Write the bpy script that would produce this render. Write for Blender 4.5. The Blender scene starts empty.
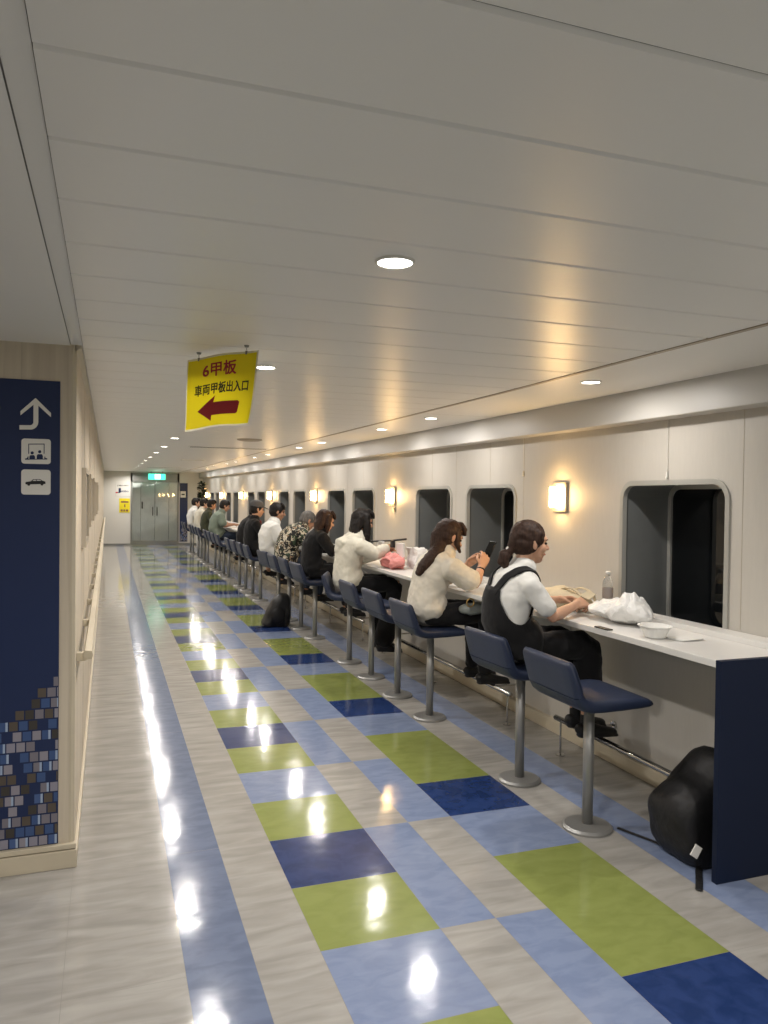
import bpy, bmesh, math, random
from mathutils import Vector, Matrix, noise
from mathutils.geometry import tessellate_polygon
V = Vector
PI = math.pi
S = bpy.context.scene
C = S.collection
random.seed(7)
ORD = ['first','second','third','fourth','fifth','sixth','seventh','eighth','ninth','tenth','eleventh','twelfth','thirteenth','fourteenth','fifteenth']

# ------------------------------------------------------------------ helpers
def new(name, bm, m, parent=None, smooth=False, kind=None):
    me = bpy.data.meshes.new(name)
    bmesh.ops.recalc_face_normals(bm, faces=bm.faces)
    bm.to_mesh(me); bm.free()
    for mm in (m if isinstance(m, (list, tuple)) else [m]):
        me.materials.append(mm)
    if smooth:
        for p in me.polygons: p.use_smooth = True
    o = bpy.data.objects.new(name, me); C.objects.link(o)
    if parent is not None:
        o.parent = parent
    if kind: o['kind'] = kind
    return o

def tag(o, label, cat, group=None):
    o['label'] = label; o['category'] = cat
    if group: o['group'] = group
    return o

def thing(name, label, cat, loc=(0, 0, 0), rz=0, group=None):
    o = bpy.data.objects.new(name, None); C.objects.link(o)
    o.empty_display_size = .1
    o.location = loc; o.rotation_euler = (0, 0, rz)
    return tag(o, label, cat, group)

def dup(root, loc, rz=None, label=None):
    r = root.copy(); C.objects.link(r); r.location = loc
    if rz is not None: r.rotation_euler = (0, 0, rz)
    if label: r['label'] = label
    for ch in list(root.children):
        c = ch.copy(); C.objects.link(c); c.parent = r
        for g in list(ch.children):
            d = g.copy(); C.objects.link(d); d.parent = c
    return r

def box(bm, a, b, bev=0, mi=0, seg=2):
    x0, y0, z0 = a; x1, y1, z1 = b
    vs = [bm.verts.new(p) for p in ((x0,y0,z0),(x1,y0,z0),(x1,y1,z0),(x0,y1,z0),(x0,y0,z1),(x1,y0,z1),(x1,y1,z1),(x0,y1,z1))]
    fs = [bm.faces.new([vs[i] for i in q]) for q in ((0,3,2,1),(4,5,6,7),(0,1,5,4),(1,2,6,5),(2,3,7,6),(3,0,4,7))]
    for f in fs: f.material_index = mi
    if bev:
        es = list({e for f in fs for e in f.edges})
        r = bmesh.ops.bevel(bm, geom=es, offset=bev, segments=seg, affect='EDGES', profile=.6)
        for f in r['faces']: f.material_index = mi
    return vs

def B(): return bmesh.new()

def cyl(bm, p0, p1, r, n=20, r1=None, mi=0):
    p0, p1 = V(p0), V(p1)
    tube(bm, [p0, p1], [r, r if r1 is None else r1], n, cap='flat', mi=mi)

def tube(bm, pts, radii, n=14, cap='round', side=None, mi=0):
    """sweep of ellipses along pts; radii: r or (a, b) with a along the side vector"""
    pts = [V(p) for p in pts]
    rr = [(r, r) if isinstance(r, (int, float)) else r for r in radii]
    L = len(pts)
    tang = []
    for i in range(L):
        a = pts[max(i-1, 0)]; b = pts[min(i+1, L-1)]
        tang.append((b-a).normalized())
    s = V(side) if side is not None else (V((0,1,0)) if abs(tang[0].y) < .9 else V((1,0,0)))
    rings = []
    def ring(c, t, s, a, b):
        u = t.cross(s).normalized()
        return [bm.verts.new(c + s*(a*math.cos(2*PI*k/n)) + u*(b*math.sin(2*PI*k/n))) for k in range(n)]
    frames = []
    for i in range(L):
        t = tang[i]
        s = (s - t*s.dot(t))
        if s.length < 1e-6: s = t.orthogonal()
        s.normalize(); frames.append((t, s.copy()))
    if cap == 'round':
        t, s0 = frames[0]; a, b = rr[0]
        m = min(a, b)
        for f in (.95, .7, .35):
            q = math.sqrt(1-f*f)
            rings.append(ring(pts[0]-t*m*f, t, s0, a*q if q > 0 else a, b*q))
    for i in range(L):
        rings.append(ring(pts[i], frames[i][0], frames[i][1], *rr[i]))
    if cap == 'round':
        t, s0 = frames[-1]; a, b = rr[-1]; m = min(a, b)
        for f in (.35, .7, .95):
            q = math.sqrt(1-f*f)
            rings.append(ring(pts[-1]+t*m*f, t, s0, a*q, b*q))
    fs = []
    for r0, r1 in zip(rings, rings[1:]):
        for k in range(n):
            fs.append(bm.faces.new((r0[k], r0[(k+1) % n], r1[(k+1) % n], r1[k])))
    fs.append(bm.faces.new(rings[0][::-1])); fs.append(bm.faces.new(rings[-1]))
    for f in fs: f.material_index = mi

def ell(bm, c, r, M=None, u=20, v=12, mi=0):
    r = (r, r, r) if isinstance(r, (int, float)) else r
    res = bmesh.ops.create_uvsphere(bm, u_segments=u, v_segments=v, radius=1)
    T = Matrix.Diagonal((r[0], r[1], r[2], 1))
    if M is not None: T = M.to_4x4() @ T
    T = Matrix.Translation(V(c)) @ T
    for w in res['verts']: w.co = T @ w.co
    if mi:
        for f in {f for w in res['verts'] for f in w.link_faces}: f.material_index = mi

def prism(bm, pts, axis, a, b, mi=0):
    """extrude a 2D outline along an axis from a to b; 'x': pts=(y,z) 'y': (x,z) 'z': (x,y)"""
    def P(p, t):
        return {'x': (t, p[0], p[1]), 'y': (p[0], t, p[1]), 'z': (p[0], p[1], t)}[axis]
    v0 = [bm.verts.new(P(p, a)) for p in pts]; v1 = [bm.verts.new(P(p, b)) for p in pts]
    n = len(pts); fs = []
    fs.append(bm.faces.new(v0)); fs.append(bm.faces.new(v1[::-1]))
    for i in range(n):
        fs.append(bm.faces.new((v0[i], v1[i], v1[(i+1) % n], v0[(i+1) % n])))
    for f in fs: f.material_index = mi
    return fs

def rrect(x0, y0, x1, y1, r, n=6):
    o = []
    for cx, cy, a0 in ((x1-r, y0+r, -90), (x1-r, y1-r, 0), (x0+r, y1-r, 90), (x0+r, y0+r, 180)):
        for k in range(n+1):
            a = math.radians(a0+90*k/n); o.append((cx+r*math.cos(a), cy+r*math.sin(a)))
    return o

def remesh(o, vox, smooth=3, disp=0, dscale=.1, fac=.5):
    m = o.modifiers.new('remesh', 'REMESH'); m.mode = 'VOXEL'; m.voxel_size = vox; m.use_smooth_shade = True
    if smooth:
        s = o.modifiers.new('smooth', 'SMOOTH'); s.factor = fac; s.iterations = smooth
    if disp:
        d = o.modifiers.new('folds', 'DISPLACE'); d.texture = cloud(dscale); d.strength = disp; d.mid_level = .38
        d.texture_coords = 'OBJECT' if False else 'LOCAL'
    return o
_tex = {}
def cloud(s):
    if s not in _tex:
        t = bpy.data.textures.new('clouds', 'CLOUDS'); t.noise_scale = s; t.noise_depth = 2; t.noise_type = 'HARD_NOISE' if s > .08 else 'SOFT_NOISE'; _tex[s] = t
    return _tex[s]

# ------------------------------------------------------------------ materials
def srgb(c):
    return tuple((x/255/12.92 if x/255 <= .04045 else ((x/255+.055)/1.055)**2.4) for x in c)

def mat(name, col, rough=.5, metal=0, spec=.5, var=0, vscale=(5,5,5), bump=0, bscale=(40,40,40), bdist=.01, emit=None, estr=0, trans=0, ior=1.45, alpha=1, coat=0, sss=0, sheen=0, detail=4, lo=.35, hi=.65, col2=None):
    m = bpy.data.materials.new(name); m.use_nodes = True
    nt = m.node_tree; b = nt.nodes['Principled BSDF']
    b.inputs['Base Color'].default_value = (*col, 1); b.inputs['Roughness'].default_value = rough
    b.inputs['Metallic'].default_value = metal; b.inputs['Specular IOR Level'].default_value = spec
    b.inputs['Transmission Weight'].default_value = trans; b.inputs['IOR'].default_value = ior
    b.inputs['Alpha'].default_value = alpha; b.inputs['Coat Weight'].default_value = coat
    b.inputs['Coat Roughness'].default_value = .08
    if sss:
        b.inputs['Subsurface Weight'].default_value = sss; b.inputs['Subsurface Radius'].default_value = (.012, .005, .003)
        b.inputs['Subsurface Scale'].default_value = 1
    if sheen: b.inputs['Sheen Weight'].default_value = sheen
    if emit:
        b.inputs['Emission Color'].default_value = (*emit, 1); b.inputs['Emission Strength'].default_value = estr
    if var or bump or col2:
        tc = nt.nodes.new('ShaderNodeTexCoord')
    if var or col2:
        mp = nt.nodes.new('ShaderNodeMapping'); mp.inputs['Scale'].default_value = vscale
        nt.links.new(tc.outputs['Object'], mp.inputs['Vector'])
        n = nt.nodes.new('ShaderNodeTexNoise'); n.inputs['Scale'].default_value = 1; n.inputs['Detail'].default_value = detail
        n.inputs['Distortion'].default_value = .6
        nt.links.new(mp.outputs[0], n.inputs['Vector'])
        r = nt.nodes.new('ShaderNodeValToRGB')
        r.color_ramp.elements[0].position = lo; r.color_ramp.elements[1].position = hi
        c2 = col2 if col2 else tuple(x*(1-var) for x in col)
        r.color_ramp.elements[0].color = (*c2, 1); r.color_ramp.elements[1].color = (*col, 1)
        nt.links.new(n.outputs['Fac'], r.inputs['Fac']); nt.links.new(r.outputs['Color'], b.inputs['Base Color'])
    if bump:
        mp2 = nt.nodes.new('ShaderNodeMapping'); mp2.inputs['Scale'].default_value = bscale
        nt.links.new(tc.outputs['Object'], mp2.inputs['Vector'])
        n2 = nt.nodes.new('ShaderNodeTexNoise'); n2.inputs['Scale'].default_value = 1; n2.inputs['Detail'].default_value = 3
        nt.links.new(mp2.outputs[0], n2.inputs['Vector'])
        bp = nt.nodes.new('ShaderNodeBump'); bp.inputs['Strength'].default_value = bump; bp.inputs['Distance'].default_value = bdist
        nt.links.new(n2.outputs['Fac'], bp.inputs['Height']); nt.links.new(bp.outputs[0], b.inputs['Normal'])
    return m

FR = .115
def floor_mat(name, col, col2, vs=(3, 26, 1), lo=.38, hi=.6):
    return mat(name, col, rough=FR, spec=.5, vscale=vs, col2=col2, lo=lo, hi=hi, detail=9, bump=.32, bscale=(7, 7, 7), bdist=.0045)
M = {}
M['cream'] = floor_mat('cream_linoleum', (.355,.345,.32), (.265,.255,.235), (3.5, 17, 1), .33, .68)
M['lblue'] = floor_mat('pale_blue_linoleum', (.20,.25,.375), (.17,.215,.335), (9, 18, 1))
M['sblue'] = floor_mat('slate_blue_linoleum', (.135,.17,.26), (.11,.14,.22), (9, 18, 1))
M['navyf'] = floor_mat('navy_linoleum', (.022,.045,.145), (.014,.032,.11), (14, 14, 1))
M['green'] = floor_mat('lime_linoleum', (.225,.262,.078), (.19,.225,.062), (9, 16, 1), lo=.3, hi=.62)
M['seam'] = mat('floor_seam', (.17,.16,.15), .4)
M['ceil'] = mat('ceiling_panel', (.78,.775,.75), .36, spec=.6, bump=.25, bscale=(1.5, 9, 1), bdist=.006)
M['ceils'] = mat('ceiling_smooth', (.78,.775,.75), .42, spec=.5)
M['joint'] = mat('ceiling_joint', (.22,.21,.19), .6)
M['gap'] = mat('dark_gap', (.06,.055,.05), .7)
M['wall'] = mat('wall_laminate', (.52,.495,.445), .45, spec=.4, var=.03, vscale=(60, 60, 8))
M['wallw'] = mat('pale_wall', (.62,.61,.57), .5)
M['wood'] = mat('whitewash_wood', (.60,.535,.425), .5, spec=.35, col2=(.47,.41,.32), vscale=(28, 28, .9), lo=.3, hi=.7)
M['trim'] = mat('cream_trim', (.56,.50,.38), .4, var=.08)
M['soffit'] = mat('soffit_panel', (.50,.49,.46), .42, spec=.5)
M['navy'] = mat('navy_laminate', (.006,.012,.034), .5, spec=.25)
M['navysign'] = mat('navy_sign_panel', (.012,.024,.078), .42, spec=.4)
M['white'] = mat('white_laminate', (.74,.73,.70), .32, spec=.5, var=.03)
M['whitep'] = mat('sign_white', (.72,.71,.66), .5)
M['steel'] = mat('brushed_steel', (.50,.50,.49), .34, metal=.85, bump=.15, bscale=(4, 4, 300), bdist=.001)
M['greyp'] = mat('grey_painted_post', (.30,.30,.29), .38, metal=.55)
M['chrome'] = mat('chrome', (.55,.55,.54), .18, metal=1)
M['vinyl'] = mat('navy_vinyl', (.018,.027,.058), .42, spec=.45, var=.15, bump=.2, bscale=(250,250,250), bdist=.002)
M['reveal'] = mat('grey_window_reveal', (.17,.18,.178), .30, spec=.5, var=.15, vscale=(2,2,2))
M['frame'] = mat('light_metal_frame', (.42,.42,.39), .35, metal=.3)
M['glass'] = mat('night_glass', (.004,.005,.006), .03, spec=.5)
M['dark'] = mat('black_plastic', (.012,.012,.013), .45)
M['lens'] = mat('downlight_lens', (1,1,1), .4, emit=(1, .95, .85), estr=16)
M['sconce'] = mat('opal_lamp_glass', (1,.9,.7), .3, emit=(1, .62, .25), estr=60)
M['plate'] = mat('lamp_backplate', (.36,.31,.24), .4, metal=.3)
M['exit'] = mat('exit_sign_green', (.1,.7,.5), .4, emit=(.05, .60, .38), estr=2.2)
M['exitw'] = mat('exit_sign_white', (.9,1,.95), .4, emit=(.8, 1, .9), estr=2.5)
M['yellow'] = mat('yellow_sheet', (.72,.60,.02), .42, spec=.4)
def paper_sheet(name, c):
    m = mat(name, c, .4, spec=.4); nt = m.node_tree; b = nt.nodes['Principled BSDF']; o = nt.nodes['Material Output']
    t = nt.nodes.new('ShaderNodeBsdfTranslucent'); t.inputs[0].default_value = (*c, 1); x = nt.nodes.new('ShaderNodeMixShader'); x.inputs[0].default_value = .62
    nt.links.new(b.outputs[0], x.inputs[1]); nt.links.new(t.outputs[0], x.inputs[2]); nt.links.new(x.outputs[0], o.inputs['Surface']); return m
M['border'] = paper_sheet('laminate_border', (.82,.80,.68))
M['yellows'] = paper_sheet('yellow_hanging_sheet', (.95,.84,.03))
M['red'] = mat('crimson_print', (.36,.012,.025), .5)
M['blackp'] = mat('black_print', (.03,.03,.01), .5)
M['door'] = mat('silver_door', (.80,.82,.80), .4, metal=.1, var=.05)
M['doorf'] = mat('grey_door_frame', (.22,.225,.21), .35, metal=.4)
def thin_glass():
    m = bpy.data.materials.new('clear_partition_glass'); m.use_nodes = True; nt = m.node_tree; nt.nodes.remove(nt.nodes['Principled BSDF'])
    o = nt.nodes['Material Output']; mx = nt.nodes.new('ShaderNodeMixShader'); f = nt.nodes.new('ShaderNodeFresnel'); f.inputs[0].default_value = 1.6
    t = nt.nodes.new('ShaderNodeBsdfTransparent'); t.inputs[0].default_value = (.97, .985, .975, 1); g = nt.nodes.new('ShaderNodeBsdfGlossy'); g.inputs['Roughness'].default_value = .03
    nt.links.new(f.outputs[0], mx.inputs[0]); nt.links.new(t.outputs[0], mx.inputs[1]); nt.links.new(g.outputs[0], mx.inputs[2]); nt.links.new(mx.outputs[0], o.inputs['Surface']); return m
M['pane'] = thin_glass()
def skin(name, c): return mat(name, c, .5, spec=.35, sss=.12, var=.1, vscale=(12,12,12))
M['skin'] = skin('skin_light', (.56,.33,.22))
M['skin2'] = skin('skin_tan', (.42,.23,.145))
def hairm(name, c): return mat(name, c, .58, spec=.3, col2=tuple(x*.45 for x in c), vscale=(130,130,9), bump=.5, bscale=(160,160,8), bdist=.004)
M['hairb'] = hairm('hair_black', (.014,.011,.010))
M['hairn'] = hairm('hair_dark_brown', (.045,.022,.014))
M['hairg'] = hairm('hair_grey', (.16,.15,.14))
def cloth(name, c, var=.06): return mat(name, c, .85, spec=.2, var=var, vscale=(20,20,20), bump=.3, bscale=(9,9,9), bdist=.02, sheen=.1)
M['cwhite'] = cloth('white_cotton', (.70,.70,.67))
M['ccream'] = cloth('cream_cotton', (.66,.62,.53))
M['chood'] = cloth('off_white_fleece', (.64,.62,.53))
M['cblack'] = cloth('black_cotton', (.010,.010,.011), .2)
M['cgreen'] = cloth('sage_cotton', (.17,.21,.17))
M['colive'] = cloth('dark_olive_cotton', (.045,.05,.03))
M['cjean'] = cloth('dark_denim', (.03,.04,.065))
M['cgrey'] = cloth('grey_cotton', (.10,.10,.105))
M['eye'] = mat('eye_dark', (.01,.008,.007), .2)
M['lip'] = mat('lips', (.40,.13,.10), .4)
M['shoe'] = mat('black_shoe', (.012,.012,.012), .5)
M['sock'] = mat('black_sock', (.014,.014,.015), .9)
M['bagb'] = mat('black_nylon', (.011,.011,.012), .5, spec=.4, bump=.35, bscale=(10,10,10), bdist=.03)
M['plastic'] = mat('white_plastic_film', (.72,.72,.70), .35, spec=.5, trans=0, bump=.5, bscale=(22,22,22), bdist=.03)
M['foam'] = mat('white_foam', (.76,.76,.73), .6)
M['beige'] = mat('beige_canvas', (.62,.54,.38), .8, var=.12, bump=.4, bscale=(14,14,14), bdist=.02)
M['clear'] = mat('clear_bottle', (.82,.84,.84), .08, trans=.85, ior=1.35)
M['blabel'] = mat('bottle_label', (.30,.26,.24), .5)
M['pinkb'] = mat('pink_plastic', (.72,.28,.26), .4, bump=.5, bscale=(25,25,25), bdist=.03)
M['greyb'] = mat('grey_satin', (.20,.22,.21), .35)
M['gold'] = mat('gold_metal', (.5,.33,.12), .3, metal=.9)
M['redb'] = mat('dark_red_fabric', (.15,.02,.02), .7)
M['leaf'] = mat('dark_leaf', (.015,.03,.012), .4, var=.4)
M['pot'] = mat('white_pot', (.6,.6,.58), .4)
M['brown'] = mat('brown_box', (.20,.10,.06), .6)
M['paper'] = mat('white_paper', (.74,.73,.71), .6)
M['outline'] = mat('poster_frame', (.42,.37,.29), .5)
M['poster'] = mat('poster_print', (.45,.42,.36), .5, var=.5, vscale=(8,8,8))

# floral shirt: patches of cream and green on black
def floral():
    m = mat('floral_print', (.02,.02,.02), .8)
    nt = m.node_tree; b = nt.nodes['Principled BSDF']
    tc = nt.nodes.new('ShaderNodeTexCoord'); v = nt.nodes.new('ShaderNodeTexVoronoi'); v.inputs['Scale'].default_value = 44
    nz = nt.nodes.new('ShaderNodeTexNoise'); nz.inputs['Scale'].default_value = 18
    mx = nt.nodes.new('ShaderNodeMix'); mx.data_type = 'RGBA'; mx.inputs[0].default_value = .12
    nt.links.new(tc.outputs['Object'], mx.inputs['A']); nt.links.new(tc.outputs['Object'], nz.inputs['Vector']); nt.links.new(nz.outputs['Color'], mx.inputs['B'])
    nt.links.new(mx.outputs['Result'], v.inputs['Vector'])
    sp = nt.nodes.new('ShaderNodeSeparateColor'); nt.links.new(v.outputs['Color'], sp.inputs[0])
    r = nt.nodes.new('ShaderNodeValToRGB'); r.color_ramp.interpolation = 'CONSTANT'
    e = r.color_ramp.elements; e[0].position = 0; e[0].color = (.012,.013,.012,1); e[1].position = .45; e[1].color = (.45,.40,.30,1)
    for p, c in ((.66, (.04,.07,.04,1)), (.78, (.22,.15,.09,1)), (.88, (.60,.56,.46,1))):
        q = e.new(p); q.color = c
    nt.links.new(sp.outputs[0], r.inputs['Fac']); nt.links.new(r.outputs['Color'], b.inputs['Base Color'])
    return m
M['floral'] = floral()

# ------------------------------------------------------------------ room dimensions
XW = 2.87           # inner face of the window wall
XL = -.126          # face of the panelled wall along the aisle
YE = 25.4           # end wall
YB = -3.2
Y0 = 3.453          # row line of the floor grid
YS = 3.485          # face of the wall that carries the direction sign
def zc(y): return 2.18 + max(0, y-4)*.0056

# ------------------------------------------------------------------ floor
def build_floor():
    mats = [M['cream'], M['lblue'], M['sblue'], M['navyf'], M['green'], M['seam']]
    bm = B(); cache = {}
    def q(x0, x1, y0, y1, mi, z=0):
        vs = [bm.verts.new((x, y, z)) for x, y in ((x0,y0),(x1,y0),(x1,y1),(x0,y1))]
        bm.faces.new(vs).material_index = mi
    g = .0014
    def strip(x0, x1, segs):
        for y0, y1, mi in segs:
            q(x0, x1-g, y0, y1-g, mi); q(x0, x1, y1-g, y1, 5)
        q(x1-g, x1, segs[0][0], segs[-1][1]-g, 5)
    ks = range(-15, 50)
    Y = lambda k: Y0 + .45*k
    yend = YE + 1.6
    def lim(segs):
        return [(max(a, YB), min(b, yend), m) for a, b, m in segs if b > YB and a < yend]
    strip(-4.5, XL-.45, lim([(Y(k), Y(k+4), 0) for k in range(-16, 52, 4)]))
    strip(XL-.45, XL-.0, lim([(Y(k), Y(k+4), 0) for k in range(-15, 52, 4)]))
    strip(XL, .25, lim([(Y(k), Y(k+5), 0) for k in range(-17, 54, 5)]))
    strip(.25, .475, lim([(Y(k), Y(k+4), 2) for k in range(-16, 52, 4)]))
    strip(.475, .70, lim([(Y(k), Y(k+4), 0) for k in range(-14, 54, 4)]))
    pa = {0: 4, 1: 1, 2: 4, 3: 3}      # column A: navy just below k=0, repeats every four
    strip(.70, 1.15, lim([(Y(k), Y(k+1), pa[k % 4]) for k in ks]))
    strip(1.15, 1.375, lim([(Y(k), Y(k+2), 0 if (k//2) % 2 == 0 else 1) for k in range(-16, 50, 2)]))
    strip(1.375, 1.6, lim([(Y(k), Y(k+2), 1 if (k//2) % 2 == 0 else 0) for k in range(-16, 50, 2)]))
    pb = {0: 3, 1: 4, 2: 4, 3: 1}
    segs = []
    for k in range(-16, 50, 4):
        segs += [(Y(k), Y(k+1), 3), (Y(k+1), Y(k+3), 4), (Y(k+3), Y(k+4), 1)]
    strip(1.6, 2.05, lim(segs))
    strip(2.05, 2.275, lim([(Y(k), Y(k+4), 0) for k in range(-15, 52, 4)]))
    strip(2.275, 2.5, lim([(Y(k), Y(k+4), 1) for k in range(-16, 52, 4)]))
    strip(2.5, 4.0, lim([(Y(k), Y(k+4), 0) for k in range(-14, 54, 4)]))
    o = new('floor', bm, mats, kind='structure')
    bm = B(); box(bm, (-4.5, YB, -.2), (4.0, yend, -.002)); new('floor', bm, M['seam'], o)
build_floor()

# ------------------------------------------------------------------ ceiling
def build_ceiling():
    bm = B(); y = .884 - .293*14
    x0, x1 = -.101, 2.125
    while y < YE:
        ya, yb = y+.0018, min(y+.293-.0018, YE)
        e = .006
        for (a, b, za, zb) in ((ya, ya+e, e, 0), (ya+e, yb-e, 0, 0), (yb-e, yb, 0, e)):
            vs = [bm.verts.new(p) for p in ((x0, a, zc(a)+za), (x1, a, zc(a)+za), (x1, b, zc(b)+zb), (x0, b, zc(b)+zb))]
            bm.faces.new(vs)
        y += .293
    c = new('ceiling', bm, M['ceil'], kind='structure')
    bm = B()
    def sheet(xa, xb, dz, ys, mi=0):
        for a, b in zip(ys, ys[1:]):
            bm.faces.new([bm.verts.new(p) for p in ((xa, a, zc(a)+dz), (xb, a, zc(b if 0 else a)+dz), (xb, b, zc(b)+dz), (xa, b, zc(b)+dz))]).material_index = mi
    ys = [YB, 0, 4, YE]
    sheet(-.105, 2.14, .012, ys, 1)                 # dark backing seen in the joints
    sheet(-.148, -.103, .006, ys, 0); sheet(-.152, -.148, .008, ys, 1)
    sheet(-4.5, -.15, .002, ys, 0)
    sheet(2.145, 2.76, 0, ys, 0)
    for yy in (2.0, 5.25, 8.5, 11.75, 15, 18.25, 21.5):
        bm.faces.new([bm.verts.new(p) for p in ((2.145, yy, zc(yy)-.0006), (2.75, yy, zc(yy)-.0006), (2.75, yy+.003, zc(yy)-.0006), (2.145, yy+.003, zc(yy)-.0006))]).material_index = 1
    new('ceiling', bm, [M['ceils'], M['joint']], c)
    bm = B()
    for a, b in zip(ys, ys[1:]):                     # joint trim
        vs = []
        for yy in (a, b):
            vs.append([bm.verts.new(p) for p in ((2.122, yy, zc(yy)-.004), (2.147, yy, zc(yy)-.004), (2.147, yy, zc(yy)+.02), (2.122, yy, zc(yy)+.02))])
        for i in range(4):
            bm.faces.new((vs[0][i], vs[0][(i+1) % 4], vs[1][(i+1) % 4], vs[1][i]))
    new('ceiling_strip', bm, M['plate'], c)
    bm = B(); box(bm, (-4.5, YB, 2.5), (4, YE+1.6, 2.6)); new('ceiling_slab', bm, M['gap'], c)
    # soffit along the window wall
    bm = B()
    r = .012
    prof = [(2.752, .03), (2.752, -.166), (2.754, -.169), (2.757, -.17), (2.90, -.17), (2.90, .03)]
    rings = [[bm.verts.new((px, yy, zc(yy)+dz)) for px, dz in prof] for yy in (YB, 0, 4, 12, YE)]
    for r0, r1 in zip(rings, rings[1:]):
        for i in range(len(prof)):
            bm.faces.new((r0[i], r0[(i+1) % 6], r1[(i+1) % 6], r1[i]))
    new('trim_1', bm, M['soffit'], kind='structure')
build_ceiling()

# ------------------------------------------------------------------ window wall
WY = sorted([3.425+3.25*k for k in range(7)] + [5.53+3.25*k for k in range(7)])
WY = [y for y in WY if y < 24.8]
WZ0, WZ1, WHW, WR = .80, 1.668, .415, .095
def wall_right():
    bm = B()
    ztop = 2.4
    edges = [YB]
    for a, b in zip(WY, WY[1:]): edges.append((a+b)/2)
    edges[0] = YB; edges.append(YE+1.6)
    for i, yc in enumerate(WY):
        ya, yb = edges[i], edges[i+1]
        outer = [V((ya, 0, 0)), V((yb, 0, 0)), V((yb, ztop, 0)), V((ya, ztop, 0))]
        hole = [V((p[0], p[1], 0)) for p in rrect(yc-WHW, WZ0, yc+WHW, WZ1, WR)]
        tris = tessellate_polygon([outer, hole])
        allp = [bm.verts.new((XW, p.x, p.y)) for p in outer+hole]
        for t in tris:
            try: bm.faces.new([allp[k] for k in t])
            except ValueError: pass
    w = new('wall_right', bm, M['wall'], kind='structure')
    for p in w.data.polygons:
        pass
    bm = B(); box(bm, (3.32, YB, 0), (3.4, YE+1.6, 2.5)); new('wall_backing', bm, M['gap'], w)
    bm = B()
    for k in range(-1, 8):
        for yy in (2.92+3.25*k, 3.45+3.25*k, 5.0+3.25*k, 5.53+3.25*k):
            if yy > YE: continue
            inwin = any(abs(yy-c) < WHW for c in WY)
            box(bm, (XW-.0012, yy-.0012, (WZ1+.03) if inwin else .95), (XW+.001, yy+.0012, 2.05))
    new('wall_joints', bm, M['outline'], w)
    # window 1 .. n
    n = 0
    for yc in WY:
        if yc < 3: continue
        n += 1
        root = None
        # outer frame ring, sits 8 mm proud
        bm = B()
        def ringf(ro, ri, x0, x1):
            a = [bm.verts.new((x0, *p)) for p in ro]; b = [bm.verts.new((x0, *p)) for p in ri]
            c = [bm.verts.new((x1, *p)) for p in ro]; d = [bm.verts.new((x1, *p)) for p in ri]
            N = len(ro)
            for i in range(N):
                j = (i+1) % N
                bm.faces.new((a[i], a[j], b[j], b[i])); bm.faces.new((c[i], d[i], d[j], c[j]))
                bm.faces.new((a[i], c[i], c[j], a[j])); bm.faces.new((b[i], b[j], d[j], d[i]))
        R = lambda s: rrect(yc-WHW-s, WZ0-s, yc+WHW+s, WZ1+s, max(.02, WR+s), 8)
        ringf(R(.014), R(-.014), XW-.010, XW+.02)
        fr = new('window_%d' % n, bm, M['frame'], kind='structure')
        # reveal tunnel
        bm = B()
        ro = R(-.001)
        a = [bm.verts.new((XW, *p)) for p in ro]; b = [bm.verts.new((XW+.34, *p)) for p in ro]
        for i in range(len(ro)):
            j = (i+1) % len(ro); bm.faces.new((a[i], a[j], b[j], b[i]))
        new('reveal', bm, M['reveal'], fr, smooth=False)
        bm = B()
        ringf(R(-.002), R(-.030), XW+.325, XW+.345)
        new('inner_frame', bm, M['frame'], fr)
        bm = B()
        p = R(-.02)
        bm.faces.new([bm.verts.new((XW+.338, *q)) for q in p]); 
        new('glass', bm, M['glass'], fr)
    bm = B(); box(bm, (2.835, 2.53, 0), (XW+.01, YE, .085), .004); new('baseboard_right', bm, M['trim'], kind='structure')
wall_right()

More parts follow.
